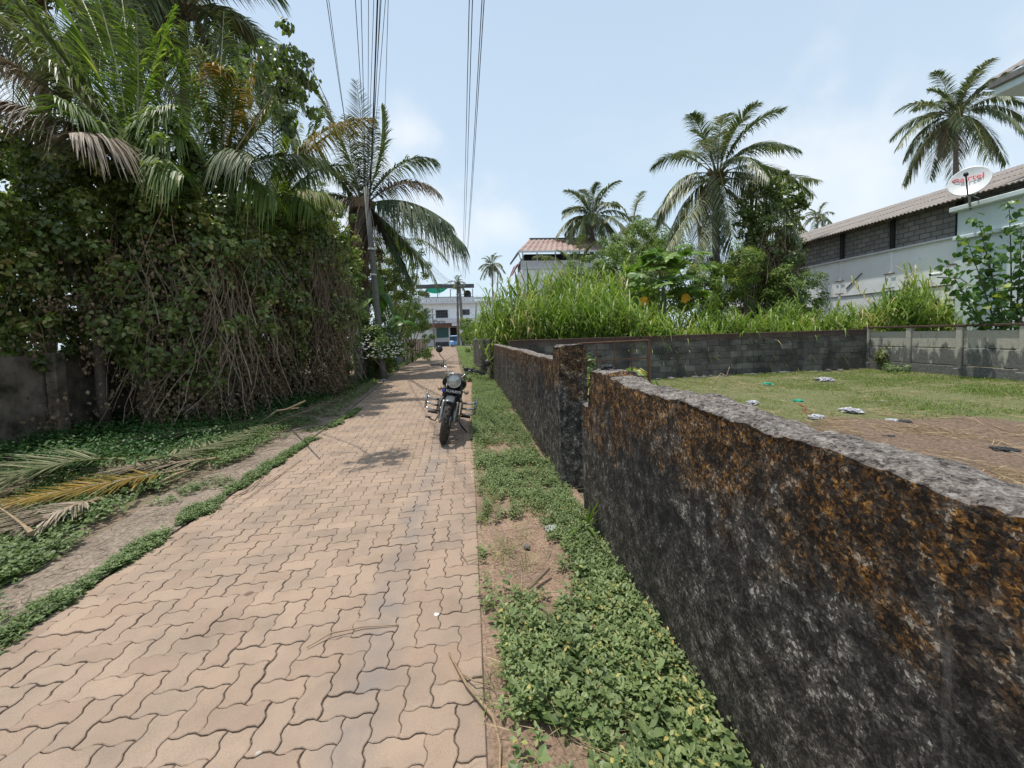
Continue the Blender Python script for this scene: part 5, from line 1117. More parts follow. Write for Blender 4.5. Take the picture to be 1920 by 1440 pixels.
for k,(x,y,s) in enumerate([(1697,792,.09),(1668,820,.07),(1880,845,.10),(1800,835,.05)]):
    bag(['dark clod of earth behind the white scrap','small dark clod in the straw of the trampled patch','dark clod at the right end of the trampled patch','little dark clod near the right end of the patch'][k], gnd(x,y,.02), s, 'lump_black', k+20.0, 'clod', 'earth_clod', .35)
stick('red string trailing from the white bag in the yard', [gnd(1490,755,.03), gnd(1512,764,.05), gnd(1505,772,.04), gnd(1528,778,.04)], .008, 'bag_red', name='red_string', cat='string')

# ------------------------------------------------------------------ buildings
def boxm(name, c, s, mat, parent, rot=None, bev=0): mb = MB(); mb.box(c, s, rot, bev=bev); return mb.build(name, M[mat], parent)
def span(a, b): return tuple((Vector(a)+Vector(b))/2), tuple(abs(y-x) for x, y in zip(a, b))
def text(name, s, size, loc, rot, mat, parent, ext=.004, shear=0):
    cu = bpy.data.curves.new(name, 'FONT'); cu.body = s; cu.size = size; cu.align_x = 'CENTER'; cu.align_y = 'CENTER'; cu.extrude = ext; cu.shear = shear
    tmp = bpy.data.objects.new('tmp', cu); col.objects.link(tmp); dg = bpy.context.evaluated_depsgraph_get(); me = bpy.data.meshes.new_from_object(tmp.evaluated_get(dg)); bpy.data.objects.remove(tmp)
    me.transform(Matrix.Translation(loc) @ (rot if isinstance(rot, Matrix) else Matrix.Rotation(rot[2],4,'Z') @ Matrix.Rotation(rot[0],4,'X'))); me.materials.clear(); me.materials.append(M[mat]); return obj(name, me, parent)
# warehouse
WX = 17.6; z1 = at(1795,443,1).z
def atX(x, y, X):
    d = _r*(x-PPX)/F_PX - _u*(y-PPY)/F_PX + _f; return Vector((np.array([0,0,H]) + d*X/d[0]).tolist())
wa = atX(1795,443,WX); we = atX(1795,378,WX); wf = atX(1480,500,WX)
EZ = we.z; PZ = wa.z; Y0, Y1 = 8.0, 27.0
wh = thing('warehouse', 'long white-panelled warehouse with grey block clerestory and cement sheet roof', 'warehouse', (WX, 18, 0))
boxm('wall', *span((WX,Y0,0),(WX+14,Y1,PZ)), 'white_wall', wh)
boxm('block_infill', *span((WX+.12,Y0+.1,PZ+.003),(WX+13.8,Y1-.1,EZ+.1)), 'infill', wh)
boxm('ledge', *span((WX-.10,Y0,PZ-.05),(WX+.12,Y1,PZ+.02)), 'pale_band', wh)
bays = [atX(x,430,WX).y for x in (1795,1671,1577,1503)] ; bays += [bays[-1]+2.2*k for k in range(1,4)]
for b_ in bays:
    if b_ < Y1: boxm('column', *span((WX+.02,b_-.08,PZ+.03),(WX+.12,b_+.08,EZ)), 'dark', wh)
    if b_ < Y1:
        boxm('panel_joint', *span((WX-.035,b_-.05,0),(WX-.001,b_+.05,PZ-.06)), 'white_wall', wh)
        for zz in (1.6,2.3,3.0,3.6): boxm('bracket', *span((WX-.06,b_-.22,zz),(WX-.036,b_+.22,zz+.035)), 'rust', wh)
for zf in (.42,.62): boxm('panel_rail', *span((WX-.03,Y0,PZ*zf),(WX-.002,Y1,PZ*zf+.05)), 'steel', wh)
mb = MB(); a_ = atX(1587,541,WX-.02); b_ = atX(1616,512,WX-.02); mb.tube([a_, b_], .03, 5); mb.build('brace', M['steel'], wh)
# corrugated roof, eave overhangs towards the yard
def corr_roof(name, p00, p01, p10, p11, wave, amp, mat, parent, rows=1, thick=.02):
    "p00-p01 eave line, p10-p11 ridge line, ribs run eave to ridge"
    p00, p01, p10, p11 = map(Vector, (p00,p01,p10,p11)); n = int((p01-p00).length/wave*6); nn = (p01-p00).cross(p10-p00).normalized(); nn = nn if nn.z > 0 else -nn; V = []; Fq = []
    for r_i in range(rows):
        q0, q1 = r_i/rows, (r_i+1)/rows
        for i in range(n+1):
            u_ = i/n; e0, e1 = p00.lerp(p01, u_), p10.lerp(p11, u_); wv = math.sin(i/6*2*math.pi)*amp
            for (q, lift) in ((q0, .022*(rows > 1)), (q1, .0)): V.append(e0.lerp(e1, q) + nn*(wv+lift))
        b = r_i*2*(n+1); Fq += [(b+2*i, b+2*i+2, b+2*i+3, b+2*i+1) for i in range(n)]
    me = bpy.data.meshes.new(name); me.from_pydata([tuple(v) for v in V], [], Fq); me.materials.append(M[mat]); me.update(); o = obj(name, me, parent)
    md = o.modifiers.new('thickness', 'SOLIDIFY'); md.thickness = thick; return o
er = 4.1
corr_roof('roof', (WX-.45,Y0-3,EZ-.05), (WX-.45,Y1+.5,EZ-.05), (WX+7,Y0-3,EZ+er*.62), (WX+7,Y1+.5,EZ+er*.62), .146, .024, 'asbestos', wh, rows=3)
corr_roof('roof', (WX+14.4,Y0-3,EZ-.05), (WX+14.4,Y1+.5,EZ-.05), (WX+7.01,Y0-3,EZ+er*.62), (WX+7.01,Y1+.5,EZ+er*.62), .146, .024, 'asbestos', wh, rows=1)
mb = MB(); mb.add([(WX+.1,Y1-.2,EZ),(WX+13.9,Y1-.2,EZ),(WX+7,Y1-.2,EZ+er*.6)], [(0,1,2)]); mb.build('gable', M['infill'], wh)
# pale green house beside it
hs = thing('green_house', 'pale green house with cornice bands and projecting upper roof at the right edge', 'house', (18.5, 10, 0))
HX = 17.30; hy = atX(1793,500,HX).y; cz = atX(1800,388,HX).z; cz2 = atX(1800,443,HX).z
boxm('wall', *span((HX,3.0,0),(HX+.28,hy,cz-.16)), 'pale_green', hs)
boxm('cornice', *span((HX-.22,2.9,cz-.16),(HX+.30,hy+.12,cz)), 'pale_green', hs, bev=.02)
boxm('band', *span((HX-.14,2.9,cz2-.14),(HX-.002,hy+.05,cz2)), 'pale_green', hs, bev=.02)
boxm('plinth_band', *span((HX-.03,2.9,0),(HX-.002,hy,1.9)), 'pale_green', hs)
UX = 16.9; e1 = atX(1852,156,UX); e2 = atX(1859,179,UX)
boxm('upper_wall', *span((UX+1.3,1.0,cz+.02),(UX+8,e1.y-1.2,e2.z)), 'pale_green', hs)
boxm('eave', *span((UX+.10,1.0,e2.z),(UX+8.4,e1.y-.1,e1.z-.22)), 'pale_green', hs)
boxm('eave_moulding', *span((UX,1.0,e1.z-.22),(UX+8.4,e1.y,e1.z)), 'pole', hs, bev=.03)
corr_roof('upper_roof', (UX,1.0,e1.z+.03), (UX,e1.y,e1.z+.03), (UX+4.5,1.0,e1.z+3.2), (UX+4.5,e1.y-4,e1.z+3.2), .3, .03, 'asbestos', hs)
# dish
dc = atX(1817,339,HX-.75); dish = thing('satellite_dish', 'white satellite dish with red lettering mounted over the corner of the green house', 'satellite dish', atX(1826,378,HX-.2))
pxm = (Vector((0,0,H))-dc).length; rad_d = 31.5/F_PX*dc.y
dn = (Vector((0,0,H+1))-dc).normalized(); dn = (dn + Vector((-.25,.05,.55))).normalized()
mb = MB(); mb.lathe([(0,-.11*rad_d*2)]+[(rad_d*q, -.11*rad_d*2*(1-q*q)) for q in (.2,.4,.6,.8,.95)]+[(rad_d,0),(rad_d*1.01,-.02),(rad_d*.8,-.11*rad_d*2*(.36)-.02),(rad_d*.4,-.11*rad_d*2*.84-.02),(0.001,-.11*rad_d*2-.02)], dc, dn, 36); mb.build('reflector', M['dish'], dish, smooth=True)
side = dn.cross(Vector((0,0,1))).normalized(); upd = side.cross(dn)*1.0
if side.dot(Vector((1,0,0))) < 0: side = -side; 
upd = dn.cross(side); upd = upd if upd.z > 0 else -upd
fx = dc + dn*rad_d*.95 - upd*rad_d*.05
mb = MB(); mb.tube([dc-upd*rad_d*.98-dn*.02, fx], .022, 6); mb.build('feed_arm', M['black_metal'], dish)
mb = MB(); mb.lathe([(0,-.06),(.05,-.05),(.065,.02),(.05,.07),(0,.08)], fx, -dn, 10); mb.build('feed_horn', M['black_metal'], dish, smooth=True)
mt_ = atX(1822,392,HX); mb = MB(); mb.tube([dc-dn*.25, dc-upd*rad_d*.9-dn*.2, Vector((mt_.x-.05,mt_.y,mt_.z))], .035, 6); mb.tube([dc-upd*rad_d*.8-dn*.1, atX(1838,372,HX-.1)], .025, 6); mb.build('mount', M['steel'], dish)
if abs(1): 
    rm = Matrix((side, upd, dn)).transposed().to_4x4()
    if rm.determinant() < 0: rm = Matrix((-side, upd, dn)).transposed().to_4x4()
    text('lettering', 'airtel', rad_d*.52, dc+upd*rad_d*.24+side*rad_d*.1-dn*.04, rm, 'text_red', dish, .006)
    mb = MB(); cpt = dc+upd*rad_d*.26-side*rad_d*.62-dn*.035; mb.tube([cpt+side*.07*math.cos(a)*1.2+upd*.05*math.sin(a) for a in np.linspace(.5,6.0,9)], .013, 5); mb.build('logo_swirl', M['text_red'], dish)
cp = at(1755,514,11.5); cc = thing('security_camera', 'white tube security camera on an arm by the house corner', 'camera', cp)
mb = MB(); mb.lathe([(0,-.16),(.05,-.15),(.055,.14),(.03,.16),(0,.155)], cp, (1,-.25,.06), 12); mb.build('housing', M['dish'], cc, smooth=True)
mb = MB(); mb.tube([cp+Vector((.05,0,-.10)), at(1800,522,11.6), Vector((HX,hy-.3,at(1800,522,11.6).z))], .022, 6); mb.build('arm', M['steel'], cc)
mb = MB(); mb.lathe([(0,0),(.042,0),(.042,.01),(0,.012)], cp+Vector((-.15,.04,-.01)), (-1,.25,-.06), 12); mb.build('lens', M['black_metal'], cc)

# red-roofed house
RY = 35.0; rh = thing('red_roof_house', 'two-storey white house with rusty red sheet roof rising over the tall grass', 'house', (at(1010,600,RY+2).x, RY+2, 0))
xl, xr_ = at(972,500,RY).x, at(1120,500,RY).x; ze = at(1000,474,RY).z; zr_ = at(1000,458,RY+3).z+.35
boxm('wall', *span((xl+.4,RY,0),(xr_,RY+6,ze-1.15)), 'white_wall', rh)
boxm('upper_screen', *span((xl+.2,RY-.12,at(1000,505,RY).z),(xr_+.1,RY-.003,at(1000,489,RY).z)), 'pale_band', rh)
boxm('shadow_wall', *span((xl+.6,RY+.5,ze-1.14),(xr_,RY+5.8,ze-.02)), 'dark', rh)  # dark block painted as the shade under the roof
for xx in (xl+.35, xl+1.6, xl+3.2, xl+4.8): boxm('roof_post', *span((xx,RY-.1,ze-1.9),(xx+.09,RY-.01,ze)), 'pale_band', rh)
xa = at(971,474,RY-.6).x
corr_roof('roof', (xa,RY-.9,ze), (xr_+.6,RY-.9,ze), (at(993,458,RY+2.6).x,RY+2.6,zr_), (xr_+.6,RY+2.6,zr_), .5, .05, 'redroof', rh)
mb = MB(); ap = Vector((at(993,458,RY+2.6).x,RY+2.6,zr_)); lo1 = Vector((xa,RY-.9,ze)); lo2 = Vector((at(957,492,RY+4).x,RY+4.5,at(957,492,RY+4).z)); lo3 = Vector((xa,RY+6.1,ze))
mb.add([lo1, ap, lo3, lo2, lo1+Vector((0,0,-.12)), lo2+Vector((0,0,-.12))], [(0,1,2),(0,2,3),(4,0,3,5)]); mb.build('side_awning', M['grey_sheet'], rh)
boxm('ridge_cap', *span((ap.x,RY+2.5,zr_),(xr_+.6,RY+2.7,zr_+.12)), 'grey_sheet', rh)
boxm('fascia', *span((xa,RY-.98,ze-.16),(xr_+.6,RY-.91,ze-.02)), 'pale_band', rh)
mb = MB(); mb.tube([lo1+Vector((0,0,-.05)), Vector((xl+.4,RY-.05,ze-1.3))], .05, 5); mb.build('strut', M['pale_band'], rh)
mb = MB(); a_ = at(973,492,RY-1); V = []
for i in range(9):
    for j in range(7):
        q, s_ = i/8, j/6; p = at(975,492,RY-1).lerp(at(962,515,RY-1), s_).lerp(at(976,503,RY-1.0).lerp(at(965,516,RY-1), s_), 0) + Vector((-.0+q*-.55*(1-.3*s_), .08*math.sin(q*9), -.35*q)); V.append(p)
mb.add(V, [(i*7+j, i*7+j+1, (i+1)*7+j+1, (i+1)*7+j) for i in range(8) for j in range(6)]); cl = mb.build('hanging_cloth', M['pink_cloth']); tag(cl, 'pink cloth hung out below the red roof awning', 'cloth')

# far building closing the lane
BY = 69.0; fbd = thing('far_building', 'white three-level building closing the end of the lane under a dark sheet roof', 'building', (-3, BY+4, 0))
X = lambda px: at(px,600,BY).x
Z = lambda py: at(840,py,BY).z
x0, x1 = X(740), X(935)
boxm('upper_wall', *span((x0,BY+.5,Z(613)),(x1,BY+8,Z(566))), 'white_wall', fbd)
boxm('ground_floor', *span((x0,BY+2.6,0),(x1,BY+8,Z(613)-.01)), 'white_wall', fbd)
boxm('floor_band', *span((x0,BY-.6,Z(606)),(x1,BY+.49,Z(597))), 'pale_band', fbd)
boxm('roof_slab', *span((x0,BY-.3,Z(569)),(x1,BY+8,Z(565.5))), 'pale_band', fbd)
pr = boxm('parapet', *span((x0,BY-.25,Z(562)),(x1,BY-.1,Z(558))), 'pale_band', fbd)
mb = MB()
for k in range(60): xx = x0+(x1-x0)*k/60; mb.box((xx,BY-.18,(Z(565)+Z(562))/2), (.12+.06*(k%3),.12,Z(562)-Z(565.5)), Matrix.Rotation(.5*(k%2)-.25,3,'Y'))
mb.build('balustrade', M['white_wall'], fbd)
for (a, b, c_, d_, wn) in ((787,800,596,582.5,''),(817,840,595.5,580.5,''),(864.5,881,591,580.5,''),(750,763,596,583,'')):
    fr = thing('w','w','w'); bpy.data.objects.remove(fr)
    f_ = boxm('window', *span((X(a),BY+.40,Z(c_)),(X(b),BY+.495,Z(d_))), 'pole', fbd)
    boxm('pane', *span((X(a)+.08,BY+.34,Z(c_)+.08),(X(b)-.08,BY+.398,Z(d_)-.08)), 'glass', f_)
    nb = 3 if b-a < 18 else 5; mb = MB()
    for k in range(1, nb): xx = X(a)+(X(b)-X(a))*k/nb; mb.box((xx,BY+.31,(Z(c_)+Z(d_))/2), (.05,.04,Z(d_)-Z(c_)-.1))
    for q in (.33,.66): mb.box(((X(a)+X(b))/2,BY+.33,Z(c_)+(Z(d_)-Z(c_))*q), (X(b)-X(a)-.1,.03,.05))
    mb.build('bars', M['grey_sheet'], f_)
boxm('awning', *span((X(800),BY-1.6,Z(613.5)),(X(862),BY+.4,Z(608.5))), 'rust', fbd)
boxm('side_awning', *span((X(848),BY-2.0,Z(612)),(X(862),BY-1.61,Z(607))), 'pale_band', fbd)
boxm('shutter', *span((X(815),BY+2.45,Z(636)),(X(840),BY+2.59,Z(614))), 'teal', fbd)
boxm('opening_shade', *span((X(841),BY+2.5,Z(640)),(X(857),BY+2.59,Z(614))), 'dark', fbd)  # dark slab painted for the shade inside the opening
boxm('opening_shade', *span((X(862),BY+2.5,Z(640)),(X(890),BY+2.59,Z(616))), 'dark', fbd)  # second slab, also the opening's shade as dark colour
boxm('low_wall', *span((X(814),BY+.9,Z(641)),(X(841),BY+1.2,Z(633))), 'pale_band', fbd)
boxm('dark_step', *span((X(814),BY+.8,0),(X(841),BY+1.25,Z(641)-.003)), 'grey_sheet', fbd)
for px in (813,842,859): boxm('column', *span((X(px)-.12,BY-.5,0),(X(px)+.12,BY-.2,Z(613))), 'pale_green' if px != 842 else 'pale_band', fbd)
boxm('green_cabinet', *span((X(797),BY-.4,Z(630)),(X(811),BY+.0,Z(618))), 'pale_green', fbd)
boxm('terrace_room', *span((X(785),BY+2,Z(565)),(X(800),BY+6,Z(542))), 'white_wall', fbd)
boxm('terrace_wall', *span((X(800),BY+3,Z(565)),(X(890),BY+3.2,Z(553))), 'white_wall', fbd)
for px in (800,822,846,872,888): boxm('roof_post', *span((X(px)-.06,BY+.6,Z(565)),(X(px)+.06,BY+.75,Z(541))), 'grey_sheet', fbd)
corr_roof('sheet_roof', (X(783),BY-.3,Z(540.5)), (X(891),BY-.3,Z(540.5)), (X(783),BY+5,Z(532.5)), (X(891),BY+5,Z(532.5)), .5, .05, 'grey_sheet', fbd)
boxm('roof_fascia', *span((X(783),BY-.42,Z(541)),(X(891),BY-.33,Z(533.5))), 'grey_sheet', fbd)
corr_roof('loose_sheet', (X(805),BY+.2,Z(533)), (X(842),BY+.2,Z(532)), (X(812),BY+3,Z(528.5)), (X(838),BY+3,Z(527)), .5, .06, 'grey_sheet', fbd)
text('lettering', 'Party', .95, (X(824), BY-.62, Z(603.4)), (R(90),0,0), 'text_black', fbd, .01, .2)
mb = MB(); V = []
for i in range(13):
    for j in range(6):
        q, s_ = i/12, j/5; xx = X(802)+(X(846)-X(802))*q; zt = Z(541); sag = (Z(541)-Z(550))*(math.sin(math.pi*min(1, q*1.05+.1))**.6)
        V.append((xx, BY-.5+.3*s_+.1*math.sin(q*12), zt - sag*s_))
mb.add(V, [(i*6+j, i*6+j+1, (i+1)*6+j+1, (i+1)*6+j) for i in range(12) for j in range(5)]); nt_o = mb.build('green_net', M['green_net']); tag(nt_o, 'bright green shade net sagging under the terrace roof of the far building', 'net')
wt = MB(); wt.lathe([(0,0),(.62,0),(.66,.1),(.62,.5),(.66,.6),(.62,1.0),(.3,1.3),(0,1.3)], (X(878),BY+1.6,Z(558)), (0,0,1), 16); tag(wt.build('water_tank', M['black_metal'], smooth=False), 'black water tank on the terrace of the far building', 'tank')

# slat fence on the left verge, with a blue gate
sf = thing('slat_fence', 'rust-streaked concrete slat fence along the far left of the lane', 'fence', (-4.2, 30, 0))
def fx_(y): return float(np.interp(y, [14, 21.5, 38, 55], [-3.9, -4.25, -5.05, -5.9]))
ypost = list(np.linspace(20.5, 52, 16))
for i in range(15):
    y0, y1 = ypost[i], ypost[i+1]; a = Vector((fx_(y0), y0, 0)); b = Vector((fx_(y1), y1, 0)); d = b-a; an = math.atan2(d.y, d.x); rt = Matrix.Rotation(an, 3, 'Z')
    if i in (1,): continue
    mb = MB()
    for k in range(9):
        c_ = a.lerp(b, (k+.5)/9); mb.box(c_+Vector((0,0,.66)), (d.length/9-.035,.045,1.28+random.uniform(-.03,.03)), rt)
    mb.build('slat_panel', M['slat'], sf)
for y in ypost: boxm('post', (fx_(y)+.03,y,.72), (.16,.16,1.48), 'slat', sf, bev=.02)
mb = MB(); mb.tube([(fx_(y), y, 1.34) for y in ypost], .05, 5); mb.build('top_rail', M['slat'], sf)
y0, y1 = ypost[1]+.1, ypost[2]-.1; gg = thing('blue_gate', 'small blue sheet metal gate set in the slat fence', 'gate', (fx_(y0),y0,0))
boxm('panel', (fx_((y0+y1)/2),(y0+y1)/2,.70), (.05,y1-y0,1.30), 'blue_gate', gg, Matrix.Rotation(math.atan2(fx_(y1)-fx_(y0), y1-y0)*-1, 3, 'Z'))
boxm('frame', (fx_(y0)+.05,y0+.05,.72), (.07,.07,1.42), 'blue_paint', gg); boxm('frame', (fx_(y1)+.05,y1-.05,.72), (.07,.07,1.42), 'blue_paint', gg)
o = rough_wall('boundary_wall', (-3.95,14.2), (-4.2,20.3), .16, lambda s: 1.25+.03*noise.noise((s,4,0)), M['greywall'], .10, .008, 9)
tag(o, 'grey post-and-panel wall behind the white-flowering bush', 'wall')
# tarpaulin behind the creepers
mb = MB(); V = []
for i in range(10):
    for j in range(8): p = at(35,435,8.3).lerp(at(150,425,8.8), i/9); q_ = at(35,520,8.3).lerp(at(150,500,8.8), i/9); pp = p.lerp(q_, j/7); V.append(pp+Vector((0,.06*math.sin(i*1.7)+.03*math.sin(j*2+i),0)))
mb.add(V, [(i*8+j, i*8+j+1, (i+1)*8+j+1, (i+1)*8+j) for i in range(9) for j in range(7)]); tag(mb.build('tarpaulin', M['tarp'], smooth=True), 'navy blue tarpaulin showing through the creepers on the left', 'tarpaulin')

# ------------------------------------------------------------------ poles and cables
def pole(label, base, top, r0, r1, arms=()):
    root = thing('utility_pole', label, 'pole', base); b, t_ = Vector(base), Vector(top); mb = MB(); mb.tube([b.lerp(t_, q) for q in (0,.25,.5,.75,1)], [r0+(r1-r0)*q for q in (0,.25,.5,.75,1)], 12); mb.build('shaft', M['pole'], root, smooth=True)
    for (q, half, tl) in arms:
        c = b.lerp(t_, q); mb = MB(); mb.box(c+Vector((0,-.05-r1,0)), (half*2,.07,.08)); ar = mb.build('crossarm', M['steel'], root)
        for s_ in (-.85, 0, .85): mb = MB(); mb.lathe([(0,0),(.04,0),(.05,.04),(.03,.08),(.04,.12),(0,.14)], c+Vector((s_*half,-.05-r1,.04)), (0,0,1), 8); mb.build('insulator', M['dish'], ar)
    return root
PT = at(686,352,15.2); pb = at(716,640,15.2); pb.z = 0
r_ = pole('leaning grey utility pole with pale collars running up through the large palm', pb, PT, .125, .085, ())
for yq, rr in ((467,.12),(515,.10)): c = at(697 if yq == 467 else 700, yq, 15.1); mb = MB(); mb.lathe([(.10,-.03),(rr+.01,-.03),(rr+.01,.03),(.10,.03)], c, (0.08,0,1), 12); mb.build('collar', M['dish'], r_)
FT = at(861,528,60); fb_ = at(869,645,60); fb_.z = 0
r2_ = pole('thick far utility pole standing before the white building', fb_, FT, .26, .17, ((.93,.8,0),(.80,.6,0)))
boxm('notice_board', *span(tuple(at(862,625,59.6)), tuple(at(868,617,59.65))), 'pale_band', r2_)
pole('thin far utility pole with two crossarms left of the lane end', (at(815,645,56).x,56,0), at(810,574,56), .10, .07, ((.93,.55,0),(.80,.5,0)))
def cable(label, pts, r_, group): 
    P_ = []
    for i in range(len(pts)-1):
        a, b = Vector(pts[i]), Vector(pts[i+1]); n = 14; sag = (b-a).length*.012
        for k in range(n+(i == len(pts)-2)): q = k/n; p = a.lerp(b, q); p.z -= sag*4*q*(1-q); P_.append(p)
    mb = MB(); mb.tube(P_, r_, 5, cap=False); tag(mb.build('cable', M['cable'], smooth=True), label, 'cable', group)
gl = 'cables strung over the lane from the pole in the palm'
names = ['leftmost','second from the left','third from the left','fourth from the left','fifth from the left','sixth from the left','thickest','eighth from the left','ninth from the left','second from the right','rightmost']
for k, (xt, r_) in enumerate([(612,.007),(616,.006),(666,.007),(677,.007),(691,.006),(701,.006),(708,.016),(713,.007),(715,.006),(723,.006),(728,.006)]):
    lo = PT + Vector((random.gauss(0,.05),0,-.1-.12*k)) if k != 10 else at(716,372,15.0)
    if k < 2: lo = at(650,245,15.4); 
    b_ = at(xt, -4, 7.6+.05*k); c_ = lo.lerp(b_, 2.7); c_.z = lo.z + (b_.z-lo.z)*2.0
    if k < 2: cable('%s cable of the bundle over the lane, sloping into the palm' % names[k], [PT+Vector((-.3,1.5,.1)), lo, b_, c_], r_, gl)
    else: cable('%s cable of the bundle dropping to the leaning utility pole' % names[k], [lo, b_, c_], r_, gl)
    if k > 3: cable('%s thin wire running on from the leaning pole to the far pole' % ['topmost','second from top','third from top','middle','third from bottom','second from bottom','lowest'][k-4], [lo, FT+Vector((0,0,-.15*(k-4)-.3))], .008, 'wires running on from the leaning pole to the far pole')
nm2 = ['leftmost','inner left','inner right','rightmost']
for k, (xt, xb, yb) in enumerate([(880,866,520),(886,868,522),(904,871,524),(908,872,522)]):
    lo = at(xb, yb, 59.5); b_ = at(xt, -4, 8.2); c_ = lo.lerp(b_, 1.3)
    cable('%s of the four thin cables in the open sky right of the lane' % nm2[k], [lo, b_, c_], .010, 'four cables in the open sky')

# ------------------------------------------------------------------ motorcycle (x forward, y to its left, z up)
def motorcycle():
    root = thing('motorcycle', 'black classic motorcycle with round headlamp and chrome leg guards leaning on its side stand', 'motorcycle', (-.43,5.95,0))
    def ob(nm, mb, mt, par=root, smooth=True):
        me_o = mb.build(nm, M[mt], None, smooth=smooth); me_o.parent = par; return me_o
    Rw = .32
    def wheel(nm, c, axis, tw, par, steer=None):
        rt = bpy.data.objects.new(nm, None)
        prof = []
        for a in np.linspace(0, 2*math.pi, 15)[:-1]: prof.append((Rw-.055+.055*math.cos(a)*(1.0), tw*math.sin(a)))
        mb = MB(); mb.lathe(prof, c, axis, 40, closed=True)
        for k in range(40):     # tread blocks
            a = 2*math.pi*k/40; ax = Vector(axis).normalized(); u_ = Vector((0,0,1)) - ax*ax.z; u_.normalize(); v_ = ax.cross(u_); d_ = u_*math.cos(a)+v_*math.sin(a); t_ = ax.cross(d_)
            m3 = Matrix((t_, ax, d_)).transposed(); mb.box(Vector(c)+d_*(Rw+.001)+ax*(.018 if k % 2 else -.018), (.022,.026,.008), m3)
        ty = ob('tyre', mb, 'rubber_dusty', par, True)
        mb = MB(); mb.lathe([(Rw-.075,-.032),(Rw-.088,-.03),(Rw-.098,0),(Rw-.088,.03),(Rw-.075,.032),(Rw-.09,.0)], c, axis, 40, closed=True); ri = ob('rim', mb, 'chrome', par)
        mb = MB(); ax = Vector(axis).normalized(); u_ = Vector((0,0,1)) - ax*ax.z; u_.normalize(); v_ = ax.cross(u_)
        for k in range(32): a = 2*math.pi*k/32; b = a + .35*(1 if k % 4 < 2 else -1); mb.tube([Vector(c)+ax*(.03 if k % 2 else -.03)+(u_*math.cos(b)+v_*math.sin(b))*.045, Vector(c)+(u_*math.cos(a)+v_*math.sin(a))*(Rw-.09)], .0022, 4)
        ob('spokes', mb, 'steel', par); mb = MB(); mb.lathe([(0,-.06),(.05,-.06),(.055,-.03),(.04,0),(.075,.03),(.075,.055),(0,.06)], c, axis, 20); ob('hub', mb, 'steel', par)
    st = R(-5)   # bars turned slightly
    def S(x, y, z):          # steer about the head (x=.44,z=.82)
        dx, dy = x-.44, y; return Vector((.44+dx*math.cos(st)-dy*math.sin(st), dx*math.sin(st)+dy*math.cos(st), z))
    fw = S(.69,0,Rw); ax = (S(.69,.1,Rw)-fw).normalized()
    wf = bpy.data.objects.new('front_wheel', None); col.objects.link(wf); wf.parent = root; wheel('front', fw, ax, .052, wf)
    wr = bpy.data.objects.new('rear_wheel', None); col.objects.link(wr); wr.parent = root; wheel('rear', (-.68,0,Rw), (0,1,0), .055, wr)
    # mudguards
    def guard(cen, axv, r0, a0, a1, wd, fwd):
        mb = MB(); n = 16; V = []; axv = Vector(axv).normalized(); f_ = Vector(fwd); upv = Vector((0,0,1))
        for i in range(n+1):
            a = R(a0+(a1-a0)*i/n); d_ = f_*math.cos(a)+upv*math.sin(a)
            for j in range(9): b = (j/8-.5)*2; V.append(Vector(cen)+d_*(r0+.028*math.cos(b*1.35))+axv*wd*math.sin(b*1.4))
        mb.add(V, [(i*9+j, (i+1)*9+j, (i+1)*9+j+1, i*9+j+1) for i in range(n) for j in range(8)]); return mb
    fv = (S(1,0,0)-S(0,0,0)).normalized()
    g1 = ob('front_mudguard', guard(fw, ax, Rw+.012, 58, 165, .064, fv), 'grey_paint'); g1.modifiers.new('t', 'SOLIDIFY').thickness = .004
    g2 = ob('rear_mudguard', guard((-.68,0,Rw), (0,1,0), Rw+.025, 15, 190, .085, (1,0,0)), 'black_paint'); g2.modifiers.new('t', 'SOLIDIFY').thickness = .004
    # forks
    for s in (-1, 1):
        mb = MB(); a = S(.69,s*.098,Rw-.01); b = S(.44,s*.098,.88); mb.tube([b, a.lerp(b,.48)], [.024,.021], 12); mb.tube([b.lerp(a,.05),b.lerp(a,.42)], .030, 12); fk = ob('fork_leg', mb, 'black_metal')
        mb = MB(); mb.tube([a.lerp(b,.50), a.lerp(b,.44), a.lerp(b,.05), a], [.022,.030,.028,.022], 12); mb.box(a, (.05,.03,.06), bev=.008); ob('fork_slider', mb, 'steel', fk)
    mb = MB(); mb.box(S(.47,0,.70), (.10,.27,.045), bev=.012); mb.box(S(.44,0,.885), (.10,.26,.035), bev=.012); mb.tube([S(.47,0,.70), S(.42,0,.90)], .035, 10); ob('fork_yoke', mb, 'black_metal')
    # headlamp
    hc = S(.55,0,.885); hd = (S(.69,0,.835)-S(.44,0,.835)).normalized()
    mb = MB(); mb.lathe([(0,-.17),(.05,-.165),(.085,-.12),(.102,-.05),(.104,0),(.100,.005)], hc, hd, 28); hl = ob('headlamp', mb, 'black_paint')
    mb = MB(); mb.lathe([(.098,.0),(.106,.004),(.108,.014),(.100,.026),(.090,.024),(.090,.016)], hc, hd, 32, closed=True); ob('lamp_ring', mb, 'chrome', hl)
    mb = MB(); mb.lathe([(0,.040),(.04,.037),(.07,.028),(.091,.018)], hc, hd, 28); ob('lens', mb, 'headglass', hl)
    mb = MB(); sp_ = []; 
    for k in range(9): a = R(20+140*k/8); sp_.append(hc + hd*.05*0 + S(.44,0,0)*0 + (S(0,1,0)-S(0,0,0))*.112*math.cos(a) + Vector((0,0,.112*math.sin(a))))
    V = []
    for p_ in sp_: V += [p_-hd*.01, p_+hd*.045]
    mb.add(V, [(2*i,2*i+1,2*i+3,2*i+2) for i in range(8)]); pk = ob('lamp_peak', mb, 'chrome', hl); pk.modifiers.new('t','SOLIDIFY').thickness = .003
    # number plate with indicators
    yv = (S(0,1,0)-S(0,0,0)).normalized()
